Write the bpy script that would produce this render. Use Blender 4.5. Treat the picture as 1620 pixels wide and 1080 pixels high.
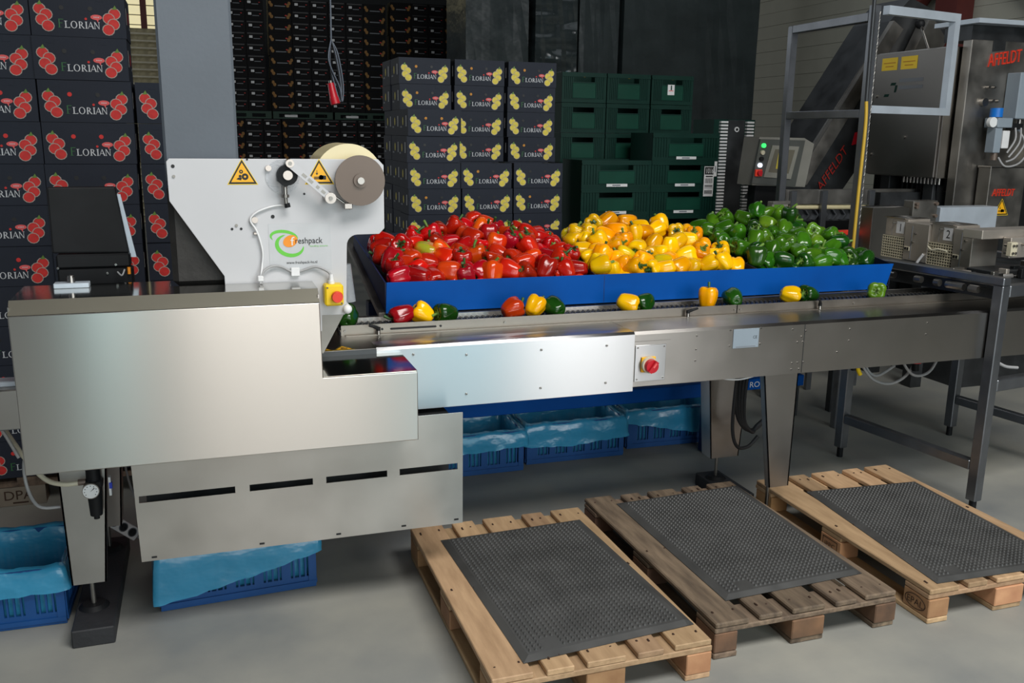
import bpy, bmesh, math, random
from mathutils import Vector, Matrix
random.seed(7)
C = bpy.context.scene.collection
for o in list(bpy.data.objects):
    bpy.data.objects.remove(o)
sc = bpy.context.scene

# ------------------------------------------------------------------ camera, world, lights, exposure
def rgb(r, g, b):
    f = lambda c: (c/255/12.92) if c/255 <= .04045 else ((c/255+.055)/1.055)**2.4
    return (f(r), f(g), f(b), 1)

YAW, PITCH, ROLL, FOCAL, HEIGHT = .3294, .2251, .0136, 1437.2, 1.837
cd = bpy.data.cameras.new('camera'); cam = bpy.data.objects.new('camera', cd); C.objects.link(cam)
fw = Vector((math.sin(YAW)*math.cos(PITCH), math.cos(YAW)*math.cos(PITCH), -math.sin(PITCH)))
r0 = Vector((math.cos(YAW), -math.sin(YAW), 0)); u0 = r0.cross(fw)
rt = r0*math.cos(ROLL)+u0*math.sin(ROLL); up = u0*math.cos(ROLL)-r0*math.sin(ROLL)
m = Matrix((rt, up, -fw)).transposed().to_4x4(); m.translation = Vector((0, 0, HEIGHT))
cam.matrix_world = m
cd.sensor_fit = 'HORIZONTAL'; cd.sensor_width = 36; cd.lens = 36*FOCAL/1620
cd.clip_end = 100; cd.clip_start = .05
sc.camera = cam

w = bpy.data.worlds.new('hall_air'); sc.world = w; w.use_nodes = True
bg = w.node_tree.nodes['Background']; bg.inputs[0].default_value = (.62, .72, .85, 1); bg.inputs[1].default_value = .14

def area(name, loc, target, sx, sy, power, col):
    l = bpy.data.lights.new(name, 'AREA'); l.shape = 'RECTANGLE'; l.size = sx; l.size_y = sy
    l.energy = power; l.color = col
    o = bpy.data.objects.new(name, l); C.objects.link(o); o.location = loc
    o.rotation_euler = (Vector(target)-Vector(loc)).to_track_quat('-Z', 'Y').to_euler()
    return o
# a row of tall daylight panes in the front wall behind the photographer, a skylight, and two added fill lamps
for wx, ww, pw, col in ((-3.0, .9, 8, (.93, .94, .93)), (-1.08, .42, 24, (.62, .94, 1.0)), (-.66, .28, 7, (1.0, .88, .82)), (.80, 2.3, 112, (1.0, .965, .92)),
                        (2.2, .4, 7, (1.0, .93, .85)), (3.2, 1.7, 60, (.40, .84, 1.0)), (5.15, 1.9, 150, (1.0, 1.0, 1.0))):
    area('window_pane', (wx, -5.2, 2.7), (wx, 0, 2.3), ww, 4.0, pw, col)
area('skylight', (2.3, -.4, 5.8), (2.0, 1.9, 0), 4.6, 1.8, 400, (1.0, .985, .96))
area('side_fill', (-8.6, 16.5, 3.2), (4, 11, 2.4), 10.0, 4.6, 200, (.92, .97, 1.0))  # unseen fill lamp added to brighten the right cladding and cabinet door
area('hall_fill', (4.5, 9.0, 6.3), (4.5, 9.5, 0), 6.0, 3.0, 45, (.85, .93, 1.0))  # unseen fill lamp added to lift the back of the hall

sc.view_settings.view_transform = 'Standard'; sc.view_settings.look = 'None'
sc.view_settings.gamma = 1; sc.view_settings.use_curve_mapping = False
sc.view_settings.exposure = .0

# ------------------------------------------------------------------ materials
MATS = {}
def mat(name, col, rough=.5, metal=0., var=.0, scale=8., bump=0., bscale=None, spec=.5, coat=0., aniso=0., alpha=1.,
        emit=0., rvar=0., stretch=None, huevar=0., col2=None, trans=0., wave=0., thresh=None, bdist=.01, bdetail=3):
    m = bpy.data.materials.new(name); m.use_nodes = True; MATS[name] = m
    nt = m.node_tree; N = nt.nodes; L = nt.links; b = N['Principled BSDF']
    b.inputs['Base Color'].default_value = col; b.inputs['Roughness'].default_value = rough
    b.inputs['Metallic'].default_value = metal; b.inputs['Specular IOR Level'].default_value = spec
    b.inputs['Coat Weight'].default_value = coat; b.inputs['Coat Roughness'].default_value = .12
    b.inputs['Alpha'].default_value = alpha; b.inputs['Transmission Weight'].default_value = trans
    if aniso:
        b.inputs['Anisotropic'].default_value = aniso
        b.inputs['Anisotropic Rotation'].default_value = .25
        t = N.new('ShaderNodeTangent'); t.direction_type = 'RADIAL'; t.axis = 'Z'
        L.new(t.outputs[0], b.inputs['Tangent'])
    if emit:
        b.inputs['Emission Color'].default_value = col; b.inputs['Emission Strength'].default_value = emit
    tc = N.new('ShaderNodeTexCoord'); src = tc.outputs['Object']
    if stretch:
        mp = N.new('ShaderNodeMapping'); mp.inputs['Scale'].default_value = stretch
        L.new(src, mp.inputs[0]); src = mp.outputs[0]
    no = N.new('ShaderNodeTexNoise'); no.inputs['Scale'].default_value = scale; no.inputs['Detail'].default_value = 5
    L.new(src, no.inputs['Vector'])
    cur = None
    if var or col2:
        mx = N.new('ShaderNodeMix'); mx.data_type = 'RGBA'
        a = tuple(max(0, c*(1-var)) for c in col[:3])+(1,)
        c2 = col2 if col2 else tuple(min(1, c*(1+var)) for c in col[:3])+(1,)
        mx.inputs[6].default_value = a if not col2 else col; mx.inputs[7].default_value = c2
        rp = N.new('ShaderNodeMapRange'); lo, hi = thresh if thresh else (.3, .7)
        rp.inputs[1].default_value = lo; rp.inputs[2].default_value = hi
        L.new(no.outputs['Fac'], rp.inputs[0]); L.new(rp.outputs[0], mx.inputs[0])
        cur = mx.outputs[2]
    if huevar:
        oi = N.new('ShaderNodeObjectInfo'); hs = N.new('ShaderNodeHueSaturation')
        mr = N.new('ShaderNodeMapRange'); mr.inputs[3].default_value = .5-huevar; mr.inputs[4].default_value = .5+huevar
        mv = N.new('ShaderNodeMapRange'); mv.inputs[3].default_value = .72; mv.inputs[4].default_value = 1.2
        wn = N.new('ShaderNodeTexWhiteNoise'); wn.noise_dimensions = '1D'
        L.new(oi.outputs['Random'], wn.inputs['W'])
        L.new(oi.outputs['Random'], mr.inputs[0]); L.new(mr.outputs[0], hs.inputs['Hue'])
        L.new(wn.outputs['Value'], mv.inputs[0]); L.new(mv.outputs[0], hs.inputs['Value'])
        if cur: L.new(cur, hs.inputs['Color'])
        else: hs.inputs['Color'].default_value = col
        cur = hs.outputs[0]
    if cur: L.new(cur, b.inputs['Base Color'])
    if rvar:
        rr = N.new('ShaderNodeMapRange'); rr.inputs[1].default_value = .3; rr.inputs[2].default_value = .7
        rr.inputs[3].default_value = max(.02, rough-rvar); rr.inputs[4].default_value = rough+rvar
        L.new(no.outputs['Fac'], rr.inputs[0]); L.new(rr.outputs[0], b.inputs['Roughness'])
    if bump:
        n2 = N.new('ShaderNodeTexNoise'); n2.inputs['Scale'].default_value = bscale or scale*4; n2.inputs['Detail'].default_value = bdetail
        L.new(src, n2.inputs['Vector'])
        bp = N.new('ShaderNodeBump'); bp.inputs['Strength'].default_value = bump; bp.inputs['Distance'].default_value = bdist
        L.new(n2.outputs['Fac'], bp.inputs['Height']); L.new(bp.outputs[0], b.inputs['Normal'])
    return m

mat('brushed_steel', rgb(198, 194, 188), .28, 1, var=.015, scale=1.2, aniso=.96)
mat('cover_steel', rgb(200, 201, 202), .28, 1, var=.015, scale=1.2, aniso=.96)
mat('satin_steel', rgb(176, 172, 167), .33, 1, var=.06, scale=5, aniso=.85, rvar=.04, bump=.01, bscale=5)
mat('panel_steel', rgb(172, 168, 162), .36, 1, var=.06, scale=4, aniso=.75, bump=.015, bscale=2, rvar=.04)
mat('polished_steel', rgb(186, 184, 178), .10, 1, var=.05, scale=5, bump=.01, bscale=3)
mat('dull_steel', rgb(150, 146, 140), .42, 1, var=.18, scale=5, rvar=.1)
mat('dark_steel', rgb(74, 76, 78), .45, .8, var=.2, scale=6, rvar=.1)
mat('tube_steel', rgb(128, 131, 136), .36, .9, var=.12, scale=8)
mat('bare_aluminium', rgb(196, 206, 216), .42, .45, var=.08, scale=8)
mat('white_paint', rgb(196, 196, 198), .38, 0, var=.03, scale=3)
mat('label_white', rgb(225, 225, 225), .45, 0, var=.04, scale=20)
mat('label_clear', rgb(192, 194, 196), .25, 0, var=.03, scale=20)
mat('print_white', rgb(205, 208, 212), .6)
mat('print_grey', rgb(120, 124, 130), .6)
mat('print_black', rgb(22, 22, 24), .5)
mat('print_green', rgb(52, 104, 62), .6)
mat('print_outline', rgb(170, 160, 150), .6)
mat('print_red', rgb(206, 44, 40), .6, var=.12, scale=40)
mat('print_pink', rgb(222, 92, 92), .6, var=.1, scale=60)
mat('print_yellow', rgb(224, 204, 78), .6, var=.12, scale=40)
mat('print_orange', rgb(196, 132, 40), .6, var=.1, scale=40)
mat('print_gold', rgb(150, 105, 40), .6, var=.3, scale=30)
mat('letter_red', rgb(205, 52, 30), .45, var=.06, scale=20)
mat('logo_green', rgb(104, 196, 66), .5, var=.04, scale=20)
mat('logo_orange', rgb(240, 146, 32), .5, var=.04, scale=20)
mat('hazard_yellow', rgb(240, 176, 20), .45, var=.05, scale=20)
mat('safety_yellow', rgb(240, 202, 20), .4, var=.04, scale=15)
mat('safety_red', rgb(226, 62, 42), .35, var=.05, scale=15)
mat('switch_red', rgb(186, 20, 36), .35, var=.05, scale=15)
mat('black_plastic', rgb(22, 23, 25), .55, 0, var=.2, scale=10, spec=.25)
mat('black_rubber', rgb(40, 41, 44), .62, 0, var=.22, scale=9, bump=.15, bscale=60)
mat('mat_rubber', rgb(70, 70, 69), .46, 0, var=.18, scale=7, rvar=.1)
mat('cable_grey', rgb(160, 160, 160), .5, 0, var=.05, scale=10)
mat('cable_clear', rgb(196, 190, 168), .3, 0, var=.06, scale=10)
mat('tower_paint', rgb(92, 99, 107), .55, 0, var=.10, scale=2.2, bump=.05, bscale=60)
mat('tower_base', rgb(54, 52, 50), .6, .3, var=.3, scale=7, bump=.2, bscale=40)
mat('grey_box', rgb(138, 150, 160), .5, 0, var=.06, scale=5)
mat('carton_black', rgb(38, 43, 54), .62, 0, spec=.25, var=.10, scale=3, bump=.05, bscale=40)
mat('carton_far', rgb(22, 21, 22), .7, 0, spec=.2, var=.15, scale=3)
mat('blue_paint', rgb(0, 76, 156), .55, 0, var=.10, scale=3, col2=rgb(2, 64, 134), thresh=(.45, .8), spec=.12)
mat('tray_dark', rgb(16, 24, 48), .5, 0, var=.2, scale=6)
mat('navy_paint', rgb(14, 36, 84), .5, 0, var=.2, scale=5)
mat('crate_blue', rgb(20, 74, 134), .42, 0, var=.10, scale=6)
mat('bag_blue', rgb(62, 158, 200), .25, 0, var=.06, scale=6, bump=.8, bscale=6.5, alpha=.86, coat=.4, bdist=.02, stretch=(1, 1, 1.6))
mat('crate_green', rgb(9, 46, 38), .5, 0, spec=.2, var=.14, scale=5)
mat('crate_green_panel', rgb(11, 62, 48), .5, 0, spec=.2, var=.12, scale=5)
mat('pallet_green', rgb(20, 60, 44), .6, 0, var=.2, scale=5)
mat('stretch_wrap', rgb(48, 56, 57), .36, 0, var=.2, scale=1.4, bump=.5, bscale=2.0, spec=.35, stretch=(1, 1, 2), rvar=.06, bdist=.05)
mat('stretch_wrap_creased', rgb(48, 56, 57), .14, 0, var=.2, scale=2.2, bump=1.0, bscale=1.1, coat=.5, stretch=(1.2, 1, 3.2), bdist=.22, bdetail=1)
mat('concrete', rgb(124, 127, 127), .58, 0, scale=1.7, rvar=.12, bump=.06, bscale=60, col2=rgb(162, 160, 150), thresh=(.25, .7), spec=.4)
mat('floor_yellow', rgb(142, 139, 120), .6, 0, var=.12, scale=3, col2=rgb(133, 132, 127), thresh=(.35, .6))
mat('cladding', rgb(176, 174, 160), .6, 0, var=.06, scale=2)
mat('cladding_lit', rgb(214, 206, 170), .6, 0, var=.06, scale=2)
mat('back_panel', rgb(40, 44, 46), .7, 0, var=.1, scale=1)
mat('red_steel', rgb(96, 40, 36), .55, 0, var=.12, scale=4)
mat('straw_tray', rgb(170, 160, 128), .8, 0, var=.3, scale=12)
mat('cream_film', rgb(226, 212, 168), .35, 0, var=.05, scale=4, coat=.2)
mat('reel_brown', rgb(112, 98, 88), .42, .3, var=.08, scale=3)
mat('stem_green', rgb(98, 132, 50), .5, 0, var=.25, scale=30)
mat('stem_dark', rgb(50, 86, 34), .5, 0, var=.25, scale=30)
mat('wood_new', rgb(168, 136, 102), .68, 0, var=.0, scale=5, col2=rgb(200, 166, 128), stretch=(6, .9, 6), bump=.2, bscale=14, huevar=.008)
mat('wood_old', rgb(84, 70, 58), .78, 0, var=.0, scale=5, col2=rgb(136, 116, 96), stretch=(6, .9, 6), bump=.3, bscale=14, huevar=.008)
mat('wood_block', rgb(166, 120, 84), .72, 0, var=.0, scale=9, col2=rgb(194, 150, 108), bump=.2, bscale=18, huevar=.01)
mat('wood_block_old', rgb(78, 62, 50), .78, 0, var=.0, scale=7, col2=rgb(134, 98, 72), bump=.2, bscale=18, huevar=.01)
mat('wood_pale', rgb(128, 118, 104), .75, 0, var=.12, scale=9)
mat('brand_ink', rgb(58, 38, 26), .8)
mat('glass_clear', rgb(200, 205, 210), .08, 0, alpha=.35, spec=.6)
mat('gauge_face', rgb(228, 230, 230), .3, 0, var=.03, scale=30)
mat('knob_blue', rgb(20, 112, 200), .4, 0, var=.05, scale=20)
mat('tag_blue', rgb(30, 60, 190), .4, 0, var=.05, scale=20)
mat('lamp_green', rgb(60, 230, 110), .4, emit=1.2)
mat('lamp_white', rgb(225, 235, 255), .4, emit=1.4)
mat('screen_grey', rgb(96, 92, 80), .25, emit=.12)
mat('screen_yellow', rgb(176, 160, 60), .3, emit=.15)
mat('display_green', rgb(74, 120, 24), .4, emit=.25)
mat('glowing_cladding', rgb(232, 222, 178), .6, emit=.75)  # emission stands in for light falling on the far wall
mat('plastic_cream', rgb(198, 190, 165), .45, 0, var=.1, scale=10)
mat('hose_yellow', rgb(196, 160, 50), .5, 0, var=.05, scale=15)
mat('warm_steel', rgb(186, 178, 168), .5, .8, var=.10, scale=6, rvar=.06)
mat('letter_dark_red', rgb(150, 34, 26), .5, var=.06, scale=20)
mat('hmi_side', rgb(128, 126, 118), .5, 0, var=.06, scale=10)
mat('door_steel', rgb(150, 146, 142), .44, 1, var=.05, scale=3, aniso=.6, rvar=.03)
mat('hmi_front', rgb(76, 78, 74), .5, .1, var=.06, scale=10)
mat('cable_blue_grey', rgb(92, 100, 112), .5, 0, var=.1, scale=10)
mat('lip_steel', rgb(128, 125, 113), .5, .85, var=.05, scale=4)
mat('guard_steel', rgb(150, 143, 134), .4, 1, var=.08, scale=6, rvar=.06)
mat('hmi_frame', rgb(140, 138, 128), .45, .2, var=.06, scale=10)

def pepmat(name, c1, c2, thresh, scale=9, hue=.007):
    return mat(name, c1, .17, 0, col2=c2, thresh=thresh, scale=scale, huevar=hue, spec=.5, coat=.12, bump=.10, bscale=22)
pepmat('pepper_red', rgb(182, 26, 12), rgb(206, 46, 16), (.35, .7))
pepmat('pepper_crimson', rgb(146, 12, 12), rgb(176, 24, 14), (.35, .7))
pepmat('pepper_orange_red', rgb(208, 54, 10), rgb(226, 100, 14), (.5, .75))
pepmat('pepper_mottled', rgb(222, 52, 12), rgb(176, 176, 48), (.48, .62), 10)
pepmat('pepper_yellow', rgb(244, 178, 0), rgb(252, 200, 12), (.35, .7), hue=.008)
pepmat('pepper_amber', rgb(240, 148, 0), rgb(250, 176, 6), (.35, .7), hue=.008)
pepmat('pepper_lemon', rgb(236, 190, 8), rgb(206, 190, 30), (.45, .7), hue=.008)
pepmat('pepper_green', rgb(40, 88, 12), rgb(64, 114, 20), (.35, .7), hue=.015)
pepmat('pepper_dark_green', rgb(20, 56, 12), rgb(36, 80, 18), (.35, .7), hue=.015)
pepmat('pepper_light_green', rgb(74, 118, 20), rgb(116, 146, 36), (.4, .75), hue=.015)

# ------------------------------------------------------------------ mesh helpers
class MB:
    def __init__(s): s.v = []; s.f = []; s.m = []; s.names = []; s.sm = []
    def mi(s, n):
        if n not in s.names: s.names.append(n)
        return s.names.index(n)
    def add(s, vs, fs, mt, smooth=False):
        o = len(s.v); k = s.mi(mt); s.v += [tuple(v) for v in vs]
        for f in fs: s.f.append([i+o for i in f]); s.m.append(k); s.sm.append(smooth)
        return s
    def box(s, x0, x1, y0, y1, z0, z1, mt):
        vs = [(x, y, z) for z in (z0, z1) for y in (y0, y1) for x in (x0, x1)]
        return s.add(vs, [(0, 2, 3, 1), (4, 5, 7, 6), (0, 1, 5, 4), (2, 6, 7, 3), (0, 4, 6, 2), (1, 3, 7, 5)], mt)
    def cbox(s, x0, x1, y0, y1, z0, z1, mt, c=.004):
        # box with chamfered edges
        b = bmesh.new(); r = bmesh.ops.create_cube(b, size=1)
        for v in b.verts: v.co = Vector(((x0+x1)/2+v.co.x*(x1-x0), (y0+y1)/2+v.co.y*(y1-y0), (z0+z1)/2+v.co.z*(z1-z0)))
        bmesh.ops.bevel(b, geom=b.edges[:], offset=c, segments=1, affect='EDGES', profile=.5)
        b.verts.index_update()
        s.add([v.co[:] for v in b.verts], [[v.index for v in f.verts] for f in b.faces], mt); b.free(); return s
    def cyl(s, p0, p1, ra, mt, rb=None, n=16, caps=True):
        p0 = Vector(p0); p1 = Vector(p1); rb = ra if rb is None else rb
        d = (p1-p0).normalized(); a = d.orthogonal().normalized(); b = d.cross(a)
        vs = []
        for p, r in ((p0, ra), (p1, rb)):
            for i in range(n):
                t = 2*math.pi*i/n; vs.append(p+a*math.cos(t)*r+b*math.sin(t)*r)
        s.add(vs, [(i, (i+1) % n, n+(i+1) % n, n+i) for i in range(n)], mt, True)
        if caps: s.add(vs, [list(range(n))[::-1], list(range(n, 2*n))], mt)
        return s
    def tube(s, pts, r, mt, n=8, sub=6):
        P = [Vector(p) for p in pts]; Q = []
        if len(P) > 2:
            for i in range(len(P)-1):
                a = P[max(i-1, 0)]; b = P[i]; c = P[i+1]; d = P[min(i+2, len(P)-1)]
                for k in range(sub):
                    t = k/sub
                    Q.append(.5*((2*b)+(c-a)*t+(2*a-5*b+4*c-d)*t*t+(3*b-a-3*c+d)*t**3))
            Q.append(P[-1])
        else: Q = P
        vs = []; ref = None
        for i, q in enumerate(Q):
            d = (Q[min(i+1, len(Q)-1)]-Q[max(i-1, 0)]).normalized()
            a = d.orthogonal().normalized() if ref is None else (ref-d*ref.dot(d)).normalized()
            ref = a; b = d.cross(a); rr = r if not callable(r) else r(i/(len(Q)-1))
            for k in range(n):
                t = 2*math.pi*k/n; vs.append(q+a*math.cos(t)*rr+b*math.sin(t)*rr)
        fs = [(i*n+k, i*n+(k+1) % n, (i+1)*n+(k+1) % n, (i+1)*n+k) for i in range(len(Q)-1) for k in range(n)]
        s.add(vs, fs, mt, True); s.add(vs, [list(range(n))[::-1], [(len(Q)-1)*n+k for k in range(n)]], mt)
        return s
    def prism(s, pts, o, ax, ay, depth, mt):
        # polygon pts (u,v) on plane o+u*ax+v*ay, extruded by vector depth
        o = Vector(o); ax = Vector(ax); ay = Vector(ay); dp = Vector(depth); n = len(pts)
        A = [o+ax*u+ay*v for u, v in pts]; B = [a+dp for a in A]
        nrm = ax.cross(ay); area2 = sum(pts[i][0]*pts[(i+1) % n][1]-pts[(i+1) % n][0]*pts[i][1] for i in range(n))
        flip = (nrm.dot(dp) > 0) == (area2 > 0)
        fs = [list(range(n)), [n+i for i in range(n)][::-1]]+[(i, n+i, n+(i+1) % n, (i+1) % n) for i in range(n)]
        if flip: fs = [f[::-1] for f in fs]
        return s.add(A+B, fs, mt)
    def flat(s, pts, o, ax, ay, mt):
        o = Vector(o); ax = Vector(ax); ay = Vector(ay)
        return s.add([o+ax*u+ay*v for u, v in pts], [list(range(len(pts)))], mt)
    def disc(s, c, ax, ay, ru, rv, mt, n=16, ang=0):
        return s.flat([(ru*math.cos(2*math.pi*i/n)*math.cos(ang)-rv*math.sin(2*math.pi*i/n)*math.sin(ang),
                        ru*math.cos(2*math.pi*i/n)*math.sin(ang)+rv*math.sin(2*math.pi*i/n)*math.cos(ang)) for i in range(n)], c, ax, ay, mt)
    def ball(s, c, r, mt, n=12, m=8, sc=(1, 1, 1)):
        vs = [(c[0], c[1], c[2]-r*sc[2])]
        for j in range(1, m):
            p = math.pi*j/m
            for i in range(n):
                t = 2*math.pi*i/n
                vs.append((c[0]+r*sc[0]*math.sin(p)*math.cos(t), c[1]+r*sc[1]*math.sin(p)*math.sin(t), c[2]-r*sc[2]*math.cos(p)))
        vs.append((c[0], c[1], c[2]+r*sc[2])); k = len(vs)-1
        fs = [(0, 1+(i+1) % n, 1+i) for i in range(n)]
        fs += [(1+j*n+i, 1+j*n+(i+1) % n, 1+(j+1)*n+(i+1) % n, 1+(j+1)*n+i) for j in range(m-2) for i in range(n)]
        fs += [(k, 1+(m-2)*n+i, 1+(m-2)*n+(i+1) % n) for i in range(n)]
        return s.add(vs, fs, mt, True)
    def text(s, body, o, ax, ay, h, mt, center=False, shear=0., ext=0., width=None):
        me = textmesh(body, shear, ext); o = Vector(o); ax = Vector(ax); ay = Vector(ay); nz = ax.cross(ay)
        xs = [v.co.x for v in me.vertices]; x0, x1 = min(xs), max(xs)
        k = h/.70; kx = k if width is None else width/(x1-x0)
        sh = -(x0+x1)/2 if center else -x0
        vs = [o+ax*(v.co.x+sh)*kx+ay*v.co.y*k+nz*v.co.z for v in me.vertices]
        return s.add(vs, [list(p.vertices) for p in me.polygons], mt)
    def mesh(s, name, sharp=35):
        me = bpy.data.meshes.new(name); me.from_pydata(s.v, [], s.f)
        for n in s.names: me.materials.append(MATS[n])
        me.polygons.foreach_set('material_index', s.m); me.polygons.foreach_set('use_smooth', s.sm)
        me.update(); return me
_T = {}
def textmesh(body, shear, ext):
    k = (body, shear, ext)
    if k in _T: return _T[k]
    cu = bpy.data.curves.new('lettering', 'FONT'); cu.body = body; cu.size = 1; cu.shear = shear; cu.extrude = ext; cu.resolution_u = 3
    ob = bpy.data.objects.new('lettering', cu); C.objects.link(ob)
    dg = bpy.context.evaluated_depsgraph_get()
    me = bpy.data.meshes.new_from_object(ob.evaluated_get(dg)); bpy.data.objects.remove(ob); _T[k] = me
    return me

def tag(o, label=None, cat=None, group=None, kind=None):
    if label: o['label'] = label
    if cat: o['category'] = cat
    if group: o['group'] = group
    if kind: o['kind'] = kind
    return o
def thing(name, label, cat, loc=(0, 0, 0), rz=0, group=None):
    o = bpy.data.objects.new(name, None); C.objects.link(o); o.empty_display_size = .1
    o.location = loc; o.rotation_euler = (0, 0, rz)
    return tag(o, label, cat, group)
def link(name, me, parent=None, loc=(0, 0, 0), rot=(0, 0, 0)):
    o = bpy.data.objects.new(name, me); C.objects.link(o)
    if parent: o.parent = parent
    o.location = loc; o.rotation_euler = rot
    return o
def world_of(o):
    v = Vector((0, 0, 0))
    while o: v += Vector(o.location); o = o.parent
    return v
def part(name, mb, parent, label=None, kind=None, bevel=0):
    """mb is drawn in world metres; the part hangs under an unrotated parent"""
    o = link(name, mb.mesh(name), parent)
    o.location = -world_of(parent)
    if bevel:
        b = o.modifiers.new('edge', 'BEVEL'); b.width = bevel; b.segments = 2; b.limit_method = 'ANGLE'
        b.harden_normals = False
    return tag(o, label, kind=kind)
def lpart(name, mb, parent, label=None, kind=None):
    """mb is drawn in the parent's own frame"""
    return tag(link(name, mb.mesh(name), parent), label, kind=kind)
def copy_tree(o, parent=None):
    c = o.copy(); C.objects.link(c); c.parent = parent
    for ch in o.children: copy_tree(ch, c)
    return c
X3, Y3, Z3 = (1, 0, 0), (0, 1, 0), (0, 0, 1)
FRONT = ((1, 0, 0), (0, 0, 1))
def screw(mb, x, y, z, r=.006, mt='satin_steel'):
    mb.cyl((x, y+.001, z), (x, y-.004, z), r, mt, r*.75, 8); mb.cyl((x, y-.004, z), (x, y-.0045, z), r*.4, 'print_black', n=6)
ORD = ['first', 'second', 'third', 'fourth', 'fifth', 'sixth', 'seventh', 'eighth', 'ninth', 'tenth', 'eleventh', 'twelfth', 'thirteenth', 'fourteenth', 'fifteenth', 'sixteenth', 'seventeenth', 'eighteenth', 'nineteenth', 'twentieth', 'twenty-first', 'twenty-second', 'twenty-third', 'twenty-fourth']

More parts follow.
